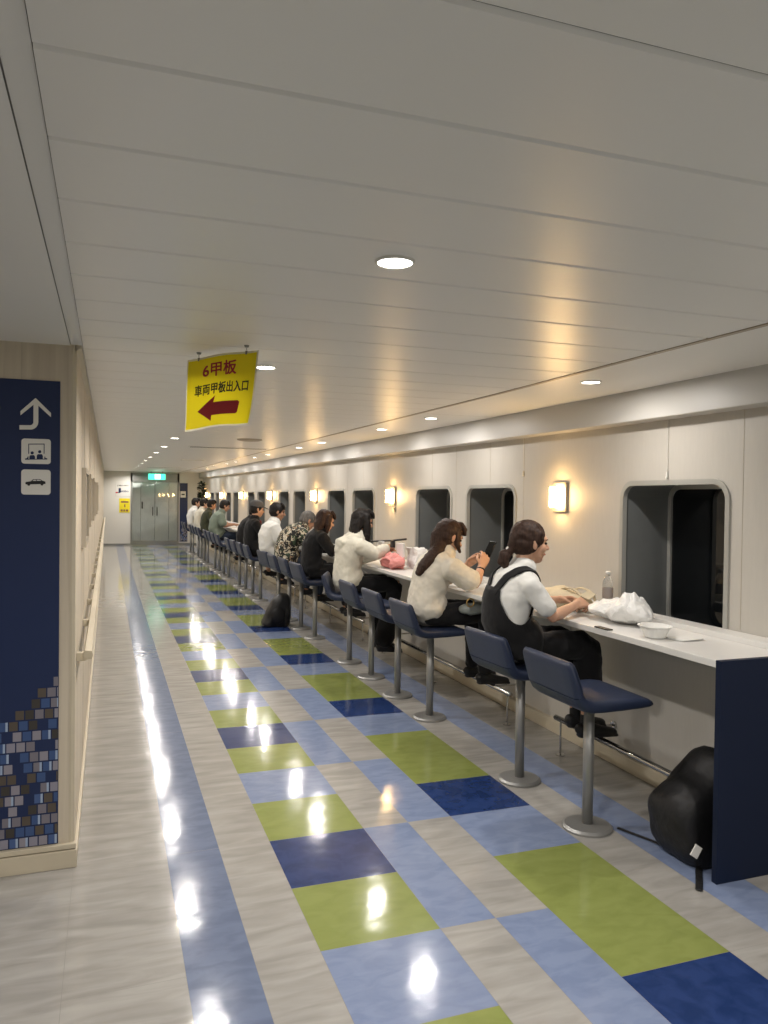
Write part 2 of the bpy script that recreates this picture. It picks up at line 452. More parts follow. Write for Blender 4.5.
# other walls
def walls():
    # panelled aisle wall + face with the sign
    bm = B(); box(bm, (-4.5, YS, 0), (XL, YE+.1, 2.5)); w = new('wall_left', bm, M['wood'], kind='structure')
    bm = B()
    for yy in [YS+.03+1.2*i for i in range(1, 18)]:
        box(bm, (XL-.002, yy, .07), (XL+.001, yy+.004, 2.2))
    for xx in (-.335, -.93):
        box(bm, (xx, YS-.001, .10), (xx+.003, YS+.002, 2.19))
    new('wall_joints', bm, M['outline'], w)
    bm = B()
    tube(bm, [(XL-.012, YS+.012, .09), (XL-.012, YS+.012, 2.19)], [.0145, .0145], 12, cap='flat')
    new('corner_bead', bm, M['trim'], w)
    bm = B()
    ys = [YS, 4, YE]
    for a, b in zip(ys, ys[1:]):
        vs = [[bm.verts.new((x, yy, zc(yy)+z)) for x, z in ((XL-.005, .01), (XL-.005, -.022), (XL+.02, -.004), (XL+.02, .01))] for yy in (a, b)]
        for i in range(4): bm.faces.new((vs[0][i], vs[0][(i+1) % 4], vs[1][(i+1) % 4], vs[1][i]))
        if a == YS: bm.faces.new(vs[0])
    new('cornice', bm, M['trim'], w)
    bm = B(); box(bm, (-4.5, YS-.025, 0), (XL+.012, YS+.01, .075), .003)
    box(bm, (-4.5, YS-.022, .079), (XL+.009, YS+.01, .10), .003); new('baseboard_front', bm, M['trim'], kind='structure')
    bm = B(); box(bm, (XL-.01, YS-.01, 0), (XL+.012, YE, .06), .003); new('baseboard_left', bm, M['trim'], kind='structure')
    bm = B(); box(bm, (-4.6, YB-.1, 0), (4, YB, 2.5)); new('wall_back', bm, M['wallw'], kind='structure')
    bm = B(); box(bm, (-4.6, YB, 0), (-4.5, YS, 2.5)); new('wall_side', bm, M['wallw'], kind='structure')
    # end wall with opening for the glass doors
    bm = B(); ax0, ax1 = .67, 2.13
    box(bm, (XL-.1, YE, 0), (ax0, YE+.1, 2.5)); box(bm, (ax1, YE, 0), (3.4, YE+.1, 2.5)); box(bm, (ax0, YE, 2.26), (ax1, YE+.1, 2.5))
    new('wall_end', bm, M['wallw'], kind='structure')
    bm = B(); box(bm, (XL, YE-.012, 0), (ax0, YE+.01, .05)); box(bm, (ax1, YE-.012, 0), (XW, YE+.01, .05)); new('baseboard_end', bm, M['doorf'], kind='structure')
    # door
    bm = B()
    t = .05
    box(bm, (ax0, YE-.03, 0), (ax0+t, YE+.08, 2.26)); box(bm, (ax1-t, YE-.03, 0), (ax1, YE+.08, 2.26))
    box(bm, (ax0, YE-.03, 1.98), (ax1, YE+.08, 2.26)); box(bm, (ax0, YE-.04, 0), (ax1, YE+.08, .13))
    dr = new('door_1', bm, M['doorf'], kind='structure')
    bm = B(); box(bm, (ax0+t, YE+.03, .13), (ax0+.30, YE+.05, 1.98)); box(bm, (ax1-.30, YE+.03, .13), (ax1-t, YE+.05, 1.98)); new('side_panel', bm, M['door'], dr)
    for s in (0, 1):
        bm = B(); x0 = ax0+.31 + s*.425; box(bm, (x0, YE+.02, .13), (x0+.415, YE+.055, 1.98), .004)
        lf = new('door_leaf', bm, M['door'], dr)
        bm = B(); hx = x0+.415-.06 if s == 0 else x0+.06
        tube(bm, [(hx, YE+.02, .93), (hx, YE-.03, .95), (hx, YE-.03, 1.17), (hx, YE+.02, 1.19)], [.012]*4, 8)
        new('handle', bm, M['dark'], lf)
    bm = B(); box(bm, (ax0+.33, YE+.005, 1.14), (ax0+.37, YE+.02, 1.36)); new('lock_plate', bm, M['colive'], dr)
    bm = B(); box(bm, (ax0+t, YE-.022, .13), (ax1-t, YE-.016, 1.98)); new('glass', bm, M['pane'], dr)
walls()

# ------------------------------------------------------------------ lights
def area(loc, size, power, col, rot=(0,0,0), spread=PI):
    l = bpy.data.lights.new('downlight_beam', 'AREA'); l.shape = 'DISK'; l.size = size; l.energy = power; l.color = col; l.spread = spread
    o = bpy.data.objects.new('downlight_beam', l); C.objects.link(o); o.location = loc; o.rotation_euler = rot
    return o
def make_downlight(r=.045):
    t = thing('downlight', 'x', 'ceiling light')
    bm = B(); n = 28
    prof = [(r+.008, .004), (r+.008, -.004), (r+.002, -.006), (r, -.004), (r, .004)]
    rings = [[bm.verts.new((a*math.cos(2*PI*k/n), a*math.sin(2*PI*k/n), z)) for k in range(n)] for a, z in prof]
    for r0, r1 in zip(rings, rings[1:]):
        for k in range(n): bm.faces.new((r0[k], r0[(k+1) % n], r1[(k+1) % n], r1[k]))
    new('ring', bm, M['whitep'], t, smooth=True)
    bm = B(); vs = [bm.verts.new((r*math.cos(2*PI*k/n), r*math.sin(2*PI*k/n), -.003)) for k in range(n)]
    bm.faces.new(vs[::-1]); new('lens', bm, M['lens'], t)
    return t
WARM = (1, .94, .89)
PL, PR = 17, 8
d0 = make_downlight(); first = True
lefty = [1.90+1.762*k for k in range(0, 14)]
cnt = 0
for i, y in enumerate(lefty):
    z = zc(y)-.001
    lab = 'round downlight in the row over the aisle, %s from the camera' % ORD[i]
    if i == 0: lab = 'large round downlight over the aisle, nearest and brightest on the panelled ceiling'
    if i == 1: lab = 'round downlight just beside the yellow hanging sign'
    if first: d0.location = (.70, y, z); d0['label'] = lab; d0['group'] = 'downlights over the aisle'; first = False
    else: dup(d0, (.70, y, z), label=lab)
    area((.70, y, z-.012), .10, PL, WARM, spread=2.78)
righty = [y for y in WY if y > 1 and y < 25] 
for i, y in enumerate(righty):
    z = zc(y)-.001
    o = dup(d0, (2.35, y, z), label='small downlight beside the soffit above the %s window from the camera' % ORD[i])
    o['group'] = 'downlights along the windows'
    area((2.35, y, z-.012), .10, PR, WARM)
# extra lamps, added out of view to lift the room's brightness
for y in (.1, -1.7):
    dup(d0, (.70, y, zc(y)-.001), label='added round fill lamp over the aisle, unseen behind the camera'); area((.70, y, zc(y)-.012), .10, PL, WARM)
for y in (.2, 1.2, -1.4):
    dup(d0, (2.35, y, zc(y)-.001), label='added round fill lamp by the soffit, out of view'); area((2.35, y, zc(y)-.012), .10, PR, WARM)
for x in (-1.6, -3.2):  # unseen side passage lamps, likewise added as fill
    dup(d0, (x, 1.4, zc(0)-.001), label='added round fill lamp in the unseen side passage beside the sign wall'); area((x, 1.4, zc(0)-.012), .10, PL*.8, WARM)

# wall lamps
def make_sconce():
    t = thing('wall_lamp', 'x', 'wall lamp', group='wall lamps between the windows')
    bm = B(); box(bm, (-.022, -.075, -.098), (0, .075, .098), .004); new('backplate', bm, M['plate'], t)
    bm = B(); vs = prism(bm, [(-.022, -.052), (-.066, -.047), (-.080, -.03), (-.080, .03), (-.066, .047), (-.022, .052)], 'z', -.066, .066)
    new('lamp_shade', bm, M['sconce'], t)
    return t
sc = None
for k in range(7):
    y = 4.49+3.25*k
    if y > 24.8: continue
    lab = ['glowing square wall lamp above the woman in black overalls',
           'glowing wall lamp above the pink bag, with a small tag on the wall under it',
           'glowing wall lamp above the grey-haired person in a patterned shirt',
           'glowing wall lamp beside the head of the man in a white polo shirt',
           'glowing wall lamp behind the person in a dark cap',
           'glowing wall lamp above the dark red bag on the counter',
           'glowing wall lamp nearest the potted plant'][k]
    if sc is None: sc = make_sconce(); o = sc; o.location = (XW, y, 1.585)
    else: o = dup(sc, (XW, y, 1.585))
    o['label'] = lab
bm = B(); box(bm, (XW-.012, 7.66, 1.42), (XW, 7.71, 1.47), .003); box(bm, (XW-.016, 7.672, 1.445), (XW-.012, 7.698, 1.462), mi=1)
tag(new('wall_switch', bm, [M['plate'], M['dark']]), 'small dark switch under the wall lamp above the pink bag', 'switch')
for (y, z0, lab) in ((3.45, 1.695, 'tiny white hook tip above the nearest window'), (5.0, 1.745, 'tiny hook tip on the wall between the two nearest windows')):
    bm = B(); tube(bm, [(XW-.008, y, z0), (XW-.008, y, z0+.028)], [.008, .005], 10); tube(bm, [(XW-.008, y, z0+.02), (XW-.008, y, 2.005)], [.0012, .0012], 6)
    tag(new('picture_hook', bm, M['whitep'], smooth=True), lab, 'hook')

# ------------------------------------------------------------------ counter
CF, CZ = 2.352, .915
CY0, CY1 = 2.520, 22.9
XC = XW-.003
def counter():
    t = thing('counter', 'long white wall counter with a navy end panel, running under the windows', 'counter', (0,0,0))
    bm = B(); box(bm, (CF, CY0, CZ-.030), (XC, CY1, CZ), .003); new('countertop', bm, M['white'], t)
    bm = B(); box(bm, (XC-.115, CY0, CZ), (XC, CY1, CZ+.028), .003); new('back_ledge', bm, M['white'], t)
    bm = B(); box(bm, (CF, CY0-.030, 0), (XC, CY0, CZ+.002), .003); new('end_panel', bm, M['navy'], t)
    bm = B(); prism(bm, [(2.44, CZ-.03), (XC, CZ-.03), (XC, CZ-.09), (2.50, CZ-.05)], 'y', CY0, 3.42); new('support_beam', bm, M['wall'], t)
    for k in range(6):
        y = 4.36+3.25*k
        bm = B(); prism(bm, [(2.40, CZ-.03), (XC, CZ-.03), (XC, CZ-.30), (2.80, CZ-.28), (2.44, CZ-.07), (2.40, CZ-.055)], 'y', y, y+.03)
        new('bracket', bm, M['white'], t)
        bm = B(); prism(bm, [(2.44, CZ-.03), (XC, CZ-.03), (XC, CZ-.09), (2.50, CZ-.05)], 'y', y+.35, y+2.9); new('support_beam', bm, M['wall'], t)
counter()

# foot rails
def rail(y0, y1, label):
    t = thing('foot_rail', label, 'foot rail', (2.62, y0, 0), group='foot rails under the counter')
    L = y1-y0
    bm = B(); tube(bm, [(0, 0, .222), (0, L, .222)], [.0165, .0165], 14, cap='flat'); new('bar', bm, M['chrome'], t, smooth=True)
    n = max(2, int(L/1.2)+1)
    for i in range(n):
        y = .05 + (L-.10)*i/(n-1)
        bm = B(); tube(bm, [(.005, y, .006), (.005, y, .21)], [.0065, .0065], 10, cap='flat'); tube(bm, [(.005, y, .0), (.005, y, .006)], [.028, .028], 16, cap='flat'); new('post', bm, M['chrome'], t, smooth=False)
    for i in range(2):
        y = .25 + (L-.5)*i
        bm = B(); tube(bm, [(0, y, .222), (.22, y, .222)], [.008, .008], 10, cap='flat'); tube(bm, [(.236, y, .222), (.25, y, .222)], [.024, .024], 16, cap='flat'); tube(bm, [(.22, y, .222), (.24, y, .222)], [.008]*2, 10, cap='flat')
        new('wall_arm', bm, M['chrome'], t)
rail(2.56, 4.13, 'steel foot rail that runs from the navy end panel past two stools')
rail(4.70, 7.40, 'steel foot rail under the woman with a phone and the woman in a hoodie')
rail(7.95, 10.65, 'steel foot rail under the patterned shirt and white polo shirt')
rail(11.2, 13.9, 'steel foot rail under the people in black beyond the white polo shirt')
rail(14.45, 17.15, 'steel foot rail under the man in a sage green shirt')
rail(17.7, 20.4, 'steel foot rail under the furthest people at the counter')

# ------------------------------------------------------------------ stools
def stool_profile(off):
    pass
def make_stool():
    t = thing('bar_stool', 'x', 'stool', group='navy stools along the counter')
    bm = B()
    n = 36
    tube(bm, [(0,0,0), (0,0,.010), (0,0,.020), (0,0,.024)], [.118, .118, .106, .04], n, cap='flat'); new('base', bm, M['greyp'], t, smooth=False)
    bm = B(); tube(bm, [(0,0,.02), (0,0,.60)], [.0255, .0255], 22, cap='flat'); new('post', bm, M['greyp'], t, smooth=True)
    bm = B(); box(bm, (-.055, -.07, .596), (.07, .07, .607), .003); new('mounting_plate', bm, M['steel'], t)
    # seat shell: L profile swept over the width with rounded edges
    def shell(prof, hw, round_end):
        """prof: list of (x, z, thickness) centreline"""
        bm = B(); cols = []
        ns = [-1, -.97, -.88, -.6, 0, .6, .88, .97, 1]
        for q in ns:
            e = 1-abs(q)
            f = {1: .35, .97: .75, .88: .97}.get(round(abs(q), 2), 1.0)
            ring_t, ring_b = [], []
            for i, (x, z, th) in enumerate(prof):
                a = prof[max(i-1, 0)]; b = prof[min(i+1, len(prof)-1)]
                tx, tz = b[0]-a[0], b[1]-a[1]; l = math.hypot(tx, tz); nx, nz = -tz/l, tx/l
                w = hw
                if round_end and i >= len(prof)-3: w = hw*(1-.03*(i-len(prof)+4))
                if not round_end and i <= 2: w = hw*(1-.02*(3-i))
                h = th/2*f
                ring_t.append((x+nx*h, q*w, z+nz*h)); ring_b.append((x-nx*h, q*w, z-nz*h))
            ring = ring_t + ring_b[::-1]
            cols.append([bm.verts.new(p) for p in ring])
        N = len(cols[0])
        for c0, c1 in zip(cols, cols[1:]):
            for i in range(N): bm.faces.new((c0[i], c0[(i+1) % N], c1[(i+1) % N], c1[i]))
        bm.faces.new(cols[0]); bm.faces.new(cols[-1][::-1])
        return bm
    # from front nose back to the bend
    seat = [(.206, .630, .010), (.200, .6315, .030), (.182, .634, .042), (.13, .636, .052), (.04, .635, .057), (-.06, .634, .058), (-.115, .636, .058), (-.150, .645, .058), (-.176, .664, .056), (-.190, .69, .052)]
    back = [(-.190, .69, .052), (-.199, .72, .050), (-.212, .76, .047), (-.225, .80, .044), (-.234, .828, .040), (-.237, .838, .030), (-.239, .844, .010)]
    # flip direction so the normal points up for the seat
    o = new('seat', shell(seat, .215, False), M['vinyl'], t, smooth=True)
    o2 = new('backrest', shell(back, .215, True), M['vinyl'], t, smooth=True)
    for q in (o, o2): q.data.set_sharp_from_angle(angle=math.radians(65))
    return t
SY = [3.13, 3.78] + [5.06+3.25*g+.65*j for g in range(5) for j in range(4)] + [21.31, 21.96]
rot = {0: 0, 1: .06, 2: 0, 5: -.38, 6: .05, 9: .12}
labs = {0: 'empty navy stool nearest the navy end panel of the counter',
 1: 'navy stool under the woman in black overalls',
 2: 'navy stool under the woman looking at her phone',
 3: 'empty navy stool next to the one under the woman with a phone',
 4: 'empty navy stool beside the woman in the off-white hoodie',
 5: 'navy stool turned slightly, under the woman in the off-white hoodie',
 6: 'navy stool under the long-haired person in black',
 7: 'empty navy stool between the person in black and the patterned shirt',
 8: 'navy stool under the grey-haired person in a patterned shirt',
 9: 'navy stool under the man in a white polo shirt',
 10: 'navy stool under the person in a dark cap',
 11: 'empty navy stool behind the person in a dark cap',
 12: 'navy stool under the dark-haired person in a black T-shirt',
 13: 'empty navy stool just beyond the person in a black T-shirt',
 14: 'empty navy stool, second beyond the person in a black T-shirt',
 15: 'empty navy stool beside the man in a sage green shirt',
 16: 'navy stool under the man in a sage green shirt',
 17: 'empty navy stool between the sage green and dark olive shirts',
 18: 'navy stool under the person in a dark olive shirt',
 19: 'empty navy stool beside the person in a dark olive shirt',
 20: 'navy stool under the person in grey-white beside the olive shirt',
 21: 'navy stool under the furthest person in a white shirt',
 22: 'empty navy stool beyond the furthest person in a white shirt',
 23: 'empty navy stool at the far end of the counter, nearest the plant'}
st = make_stool()
for i, y in enumerate(SY):
    if i == 0: o = st; o.location = (2.17, y, 0)
    else: o = dup(st, (2.17, y, 0), rot.get(i, 0))
    o['label'] = labs[i]

# ------------------------------------------------------------------ text and signs
def text_mesh(body, size, font=None, extrude=0.0, offset=0, align='CENTER'):
    cu = bpy.data.curves.new('txt', 'FONT'); cu.body = body; cu.size = size; cu.align_x = align; cu.align_y = 'CENTER'; cu.extrude = extrude; cu.offset = offset
    o = bpy.data.objects.new('txt', cu); C.objects.link(o)
    bpy.context.view_layer.update()
    dg = bpy.context.evaluated_depsgraph_get()
    me = bpy.data.meshes.new_from_object(o.evaluated_get(dg))
    bpy.data.objects.remove(o); bpy.data.curves.remove(cu)
    return me

def fit_text(body, w, h, offset=0):
    """mesh verts of text scaled to w x h, centred"""
    me = text_mesh(body, 1, offset=offset)
    xs = [v.co.x for v in me.vertices]; ys = [v.co.y for v in me.vertices]
    cx, cy = (min(xs)+max(xs))/2, (min(ys)+max(ys))/2
    sx, sy = w/(max(xs)-min(xs)), h/(max(ys)-min(ys))
    vs = [((v.co.x-cx)*sx, (v.co.y-cy)*sy) for v in me.vertices]
    fs = [tuple(p.vertices) for p in me.polygons]
    bpy.data.meshes.remove(me)
    return vs, fs

def hanging_sign():
    W, H = .437, .300
    c = V((.447, 3.30, 0)); d = V((.560, -.828, 0)).normalized(); nrm = V((-d.y, d.x, 0)); nrm = -nrm if nrm.y > 0 else nrm
    ztop = 2.158
    def P(u, v, off=0):      # u in [-.5,.5], v in [0,1] downward
        du = (-.038*v**3 + .006*math.sin(PI*v))*(u+.5) + (-.034*v**3 + .010*math.sin(PI*v))*(.5-u)
        p = c + d*(u*W + du) + nrm*(.018*math.sin(PI*v)*(.4+abs(u)) + .03*v*v*u + off)
        p.z = ztop - v*H + .004*math.cos(u*7) - .01*v*(.5-u)
        return p
    t = thing('hanging_sign', 'yellow laminated paper sign with a red arrow hanging from the ceiling', 'sign', (0,0,0))
    def grid(u0, u1, v0, v1, off, nu=18, nv=18):
        bm = B(); g = [[bm.verts.new(P(u0+(u1-u0)*i/nu, v0+(v1-v0)*j/nv, off)) for i in range(nu+1)] for j in range(nv+1)]
        for j in range(nv):
            for i in range(nu): bm.faces.new((g[j][i], g[j][i+1], g[j+1][i+1], g[j+1][i]))
        return bm
    o = new('laminate_border', grid(-.5, .5, 0, 1, 0), M['border'], t, smooth=True)
    sm = o.modifiers.new('thick', 'SOLIDIFY'); sm.thickness = .0008; sm.offset = -1 if False else 0
    o = new('yellow_sheet', grid(-.482, .482, .028, .975, .0011), M['yellows'], t, smooth=True)
    BOLD = [(0, 0), (-1, 0), (1, 0), (0, -1), (0, 1), (-1, -1), (1, 1), (1, -1), (-1, 1)]
    acc = {}
    def put(vs, fs, cu, cv, m, name, k):
        bm = acc.setdefault(name, B()) if k else acc.setdefault(name, B()); vv = [bm.verts.new(P(cu + x/W, cv - y/H, .0020+.00004*k)) for x, y in vs]
        for f in fs:
            try: bm.faces.new([vv[k] for k in f])
            except ValueError: pass
        if k == len(BOLD)-1: new(name, bm, m, t)
    for k, (a, b) in enumerate(BOLD): put(*fit_text('6甲板', .205, .058, 0), -.02+a*.0016/W, .20+b*.0012/H, M['red'], 'red_lettering', k)
    for k, (a, b) in enumerate(BOLD): put(*fit_text('車両甲板出入口', .335, .044, 0), .02+a*.0014/W, .465+b*.0011/H, M['blackp'], 'black_lettering', k)
    ar = [(-.115, 0), (-.028, .052), (-.035, .026), (.095, .026), (.105, .02), (.100, -.018), (.092, -.024), (-.037, -.024), (-.036, -.046)]
    tri = tessellate_polygon([[V((x, y, 0)) for x, y in ar]])
    # subdivide arrow by sampling so that it follows the curl
    bm = B(); vv = [bm.verts.new(V((x, y, 0))) for x, y in ar]
    for f in tri: bm.faces.new([vv[k] for k in f])
    bmesh.ops.subdivide_edges(bm, edges=bm.edges[:], cuts=4, use_grid_fill=True)
    for w in bm.verts: w.co = P(.01 + w.co.x*1.22/W, .75 - w.co.y*1.05/H, .0022)
    new('red_arrow', bm, M['red'], t)
    for u in (-.33, .34):
        p = P(u, .03); q = P(u, -.0)
        bm = B()
        zt = zc(3.3)
        tube(bm, [(q.x, q.y, zt), (q.x, q.y, zt-.008)], [.011, .008], 12, cap='flat')
        tube(bm, [(q.x, q.y, zt-.01), (q.x, q.y, ztop+.002)], [.0016, .0016], 8, cap='flat')
        box(bm, (p.x-.0045, p.y-.004, p.z-.004), (p.x+.0045, p.y+.004, p.z+.012), .002)
        new('clip', bm, M['doorf'], t)
hanging_sign()

def flat(name, pts, y, m, parent, holes=None):
    bm = B()
    tri = tessellate_polygon([[V((x, z, 0)) for x, z in pts]])
    vv = [bm.verts.new((x, y, z)) for x, z in pts]
    for f in tri: bm.faces.new([vv[k] for k in f])
    return new(name, bm, m, parent)

def mosaic(parent, x0, x1, z0, ztop, y, cw, rng, ylen=.0):
    cols = [(.17,.16,.19), (.24,.23,.27), (.085,.07,.055), (.045,.04,.035), (.04,.08,.20), (.055,.10,.24), (.24,.235,.29), (.30,.38,.52), (.02,.03,.10)]
    key = 'mos'
    if key not in M:
        M[key] = [mat('mosaic_tile', c, .4) for c in cols]
    bm = B(); r = 0; z = z0
    def q(a, b, za, zb, mi):
        a, b = max(a, x0), min(b, x1)
        if b-a < .003: return
        bm.faces.new([bm.verts.new(p) for p in ((a, y, za), (b, y, za), (b, y, zb), (a, y, zb))]).material_index = mi
    while z < ztop(x1):
        cx = cw*.84
        x = x1 + cx - ((r*.37) % 1)*cx
        while x > x0-cx:
            x -= cx
            if z + cw*.5 > ztop(x+cx*.5): continue
            k = rng.random()
            h = cw*.86
            if k < .12: continue
            if k < .38:
                c1 = rng.choice((0, 1, 4, 5)); q(x+.0025, x+cx*.70, z, z+h, c1); q(x+cx*.70, x+cx-.0025, z, z+h, 7)
            else: q(x+.0025, x+cx-.0025, z, z+h, rng.choice((0, 1, 1, 2, 2, 3, 4, 6)))
        z += cw; r += 1
    return new('mosaic', bm, M['mos'], parent)

def direction_sign():
    t = thing('direction_sign', 'tall navy wall sign with a curved white arrow and blue mosaic foot', 'sign', (0,0,0))
    y = YS-.004; x1 = -.188
    bm = B(); box(bm, (-1.05, y, .102), (x1, YS+.001, 2.03)); new('sign_panel', bm, M['navysign'], t)
    yy = y-.0012
    def px(u): return -.188 + (u-60)*.0037
    # arrow, from pixel coordinates of its own artwork
    def A(pts): return [(-.408+ (p[0]/8.53)*.00369, 1.985-(p[1]/8.53)*.00392+.001*p[0]/60) for p in pts]
    head = A([(163,185), (293,72), (428,205), (428,243), (315,150), (275,150), (163,225)])
    # correct ordering for a chevron
    head = A([(163,190), (293,72), (428,205), (428,243), (293,118), (163,228)])
    flat('arrow_head', head, yy, M['whitep'], t)
    sh = [(275,110), (318,110), (318,290), (312,315), (298,335), (280,348), (262,354), (155,354), (155,315), (250,315), (262,311), (271,302), (275,290)]
    flat('arrow_shaft', A(sh), yy-.0003, M['whitep'], t)
    def tile(name, a, b):
        (xa, za), (xb, zb) = A([a, b])
        bm = B(); prism(bm, rrect(xa, zb, xb, za, .012), 'y', yy, yy+.002); return new(name, bm, M['whitep'], t)
    q1 = tile('pictogram_tile', (172,432), (428,665))
    y3 = yy-.0008
    def arc(cx, cy, r, a0=0, a1=360, n=16): return [(cx+r*math.cos(math.radians(a0+(a1-a0)*k/n)), cy-r*math.sin(math.radians(a0+(a1-a0)*k/n))) for k in range(n+(1 if a1-a0 < 360 else 0))]
    bm = B()
    def add(pts):
        P2 = A(pts); tri = tessellate_polygon([[V((x, z, 0)) for x, z in P2]]); vv = [bm.verts.new((x, y3, z)) for x, z in P2]
        for f in tri: bm.faces.new([vv[k] for k in f])
    add([(232,570), (232,480), (239,480), (239,570)]); add([(366,570), (366,480), (373,480), (373,570)]); add([(240,480), (240,487), (366,487), (366,480)])
    add(arc(266,562,14)); add(arc(331,552,14))
    add([(242,615), (242,595), (250,582), (282,582), (291,595), (291,615)]); add([(305,615), (305,590), (314,574), (350,574), (359,590), (359,615)])
    add([(204,622), (204,612), (222,608), (228,592), (234,592), (234,615), (372,615), (372,600), (378,592), (382,608), (398,612), (398,622)])
    new('seated_figures', bm, M['navysign'], q1)
    q2 = tile('pictogram_tile', (172,707), (428,940))
    bm = B()
    add([(206,828), (215,820), (255,815), (275,797), (335,797), (357,812), (382,820), (384,838), (375,842), (212,842)])
    new('car_shape', bm, M['dark'], q2)
    bm = B(); y3 -= .0006
    add([(268,812), (282,802), (302,802), (302,812)]); add([(308,812), (308,802), (332,802), (345,812)]); new('car_glazing', bm, M['whitep'], q2)
    bm = B(); y3 += .0003
    for cx in (238, 352):
        P2 = A(arc(cx, 842, 13)); bm.faces.new([bm.verts.new((x, y3, z)) for x, z in P2])
    new('car_wheels', bm, M['dark'], q2)
    mosaic(t, -1.05, x1-.002, .105, lambda x: .82+ (x-x1)*.98, yy, .0440, random.Random(3))
direction_sign()

def end_wall_signs():
    X = lambda u: .69+(u-131.5)*.0302
    Z = lambda v: (545.3-v)*.0308
    y = YE
    t = thing('wall_sign', 'tall narrow navy wall sign beside the glass doors at the far end', 'sign')
    bm = B(); box(bm, (2.16, y-.02, .10), (2.40, y, Z(481.7))); new('sign_panel', bm, M['navysign'], t)
    bm = B(); box(bm, (X(180.7), y-.024, Z(496.5)), (X(186.2), y-.02, Z(490))); q = new('white_tile', bm, M['whitep'], t)
    bm = B(); box(bm, (X(181.8), y-.026, Z(494)), (X(185), y-.024, Z(492.7))); new('car_shape', bm, M['dark'], q)
    mosaic(t, 2.165, 2.395, .11, lambda x: .66+(x-2.39)*.9, y-.022, .044, random.Random(5))
    t = thing('wall_notice', 'yellow notice with dark printing on the far end wall', 'notice')
    bm = B(); box(bm, (X(119.8), y-.01, Z(512.3)), (X(130.2), y, Z(498))); new('sheet', bm, M['yellow'], t)
    for a, b, z1, z0 in ((121.5, 128.8, 500.8, 502.5), (124.6, 125.8, 504, 507), (121.2, 123.2, 509.2, 511.3), (123.8, 125.6, 509.2, 511.3), (126.2, 128.6, 509.2, 511.3)):
        bm = B(); box(bm, (X(a), y-.012, Z(z0)), (X(b), y-.01, Z(z1))); new('printed_mark', bm, M['brown'], t)
    t = thing('logo_sign', 'white wall board with a dark J logo above the yellow notice', 'sign')
    bm = B(); box(bm, (X(116), y-.008, Z(496)), (X(130.4), y, Z(481.5)), .004); new('board', bm, M['wallw'], t)
    me_items = (('J', .14, .16, X(119), Z(490.3), M['navysign']), ('umbo', .25, .07, X(124.6), Z(490.7), M['navysign']), ('JUMBO FERRY', .34, .05, X(123.3), Z(485.3), M['blackp']))
    for body, w, h, cx, cz, m in me_items:
        vs, fs = fit_text(body, w, h, .02)
        bm = B(); vv = [bm.verts.new((cx+a, y-.0095, cz+b)) for a, b in vs]
        for f in fs:
            try: bm.faces.new([vv[k] for k in f])
            except ValueError: pass
        new('lettering', bm, m, t)
    bm = B(); box(bm, (X(116.2), y-.0098, Z(492.9)), (X(118.4), y-.008, Z(491.6))); new('red_mark', bm, M['red'], t)
    # exit sign hangs below the ceiling
    ye = 24.6
    t = thing('exit_sign', 'glowing green exit sign hanging from the ceiling before the glass doors', 'sign', (0, 0, 0))
    xa, xb = 1.16, 1.66
    bm = B(); box(bm, (xa, ye, 2.04), (xb, ye+.06, 2.22), .006); new('housing', bm, M['exit'], t)
    bm = B(); box(bm, (xa+.19, ye-.004, 2.06), (xb-.15, ye, 2.205)); w = new('white_field', bm, M['exitw'], t)
    bm = B(); yy = ye-.006; cx = (xa+xb)/2
    def add(pts):
        bm.faces.new([bm.verts.new((cx+a, yy, 2.13+b)) for a, b in pts])
    add([(-.01, .03), (.015, .035), (.02, -.01), (-.005, -.01)]); add([(.0, .04), (.015, .045), (.01, .06), (-.005, .055)]); add([(-.005, -.01), (.01, -.01), (-.02, -.06), (-.035, -.055)]); add([(.01, -.01), (.022, -.01), (.045, -.05), (.03, -.055)])
    new('running_figure', bm, M['exit'], t)
    for x in (xa+.08, xb-.08):
        bm = B(); cyl(bm, (x, ye+.03, 2.22), (x, ye+.03, zc(ye)), .008, 8); new('hanger', bm, M['doorf'], t)
end_wall_signs()

# ceiling fittings
def fittings():
    z = zc(8.73)
    bm = B(); tube(bm, [(1.5, 8.73, z), (1.5, 8.73, z-.010), (1.5, 8.73, z-.018)], [.14, .14, .11], 28, cap='flat'); tag(new('ceiling_vent', bm, M['outline']), 'round dark ceiling vent near the yellow hanging sign', 'vent')
    for (x0, x1, y, lab) in ((1.0, 2.05, 10.5, 'long dark slot vent across the ceiling beyond the yellow sign'), (.9, 1.9, 20.2, 'long dark slot vent across the ceiling before the exit sign')):
        t = thing('slot_vent', lab, 'vent', (0,0,0)); zz = zc(y)
        bm = B(); box(bm, (x0, y-.06, zz-.008), (x1, y+.06, zz+.003), .002); new('vent_frame', bm, M['ceils'], t)
        bm = B(); box(bm, (x0+.02, y-.04, zz-.010), (x1-.02, y+.035, zz-.0085)); new('slot', bm, M['gap'], t)
    bm = B(); box(bm, (1.30, 14.9, zc(15)-.012), (1.72, 15.15, zc(15)), .003); tag(new('ceiling_panel_light', bm, M['whitep']), 'white rectangular ceiling plate between the two slot vents', 'ceiling plate')
fittings()

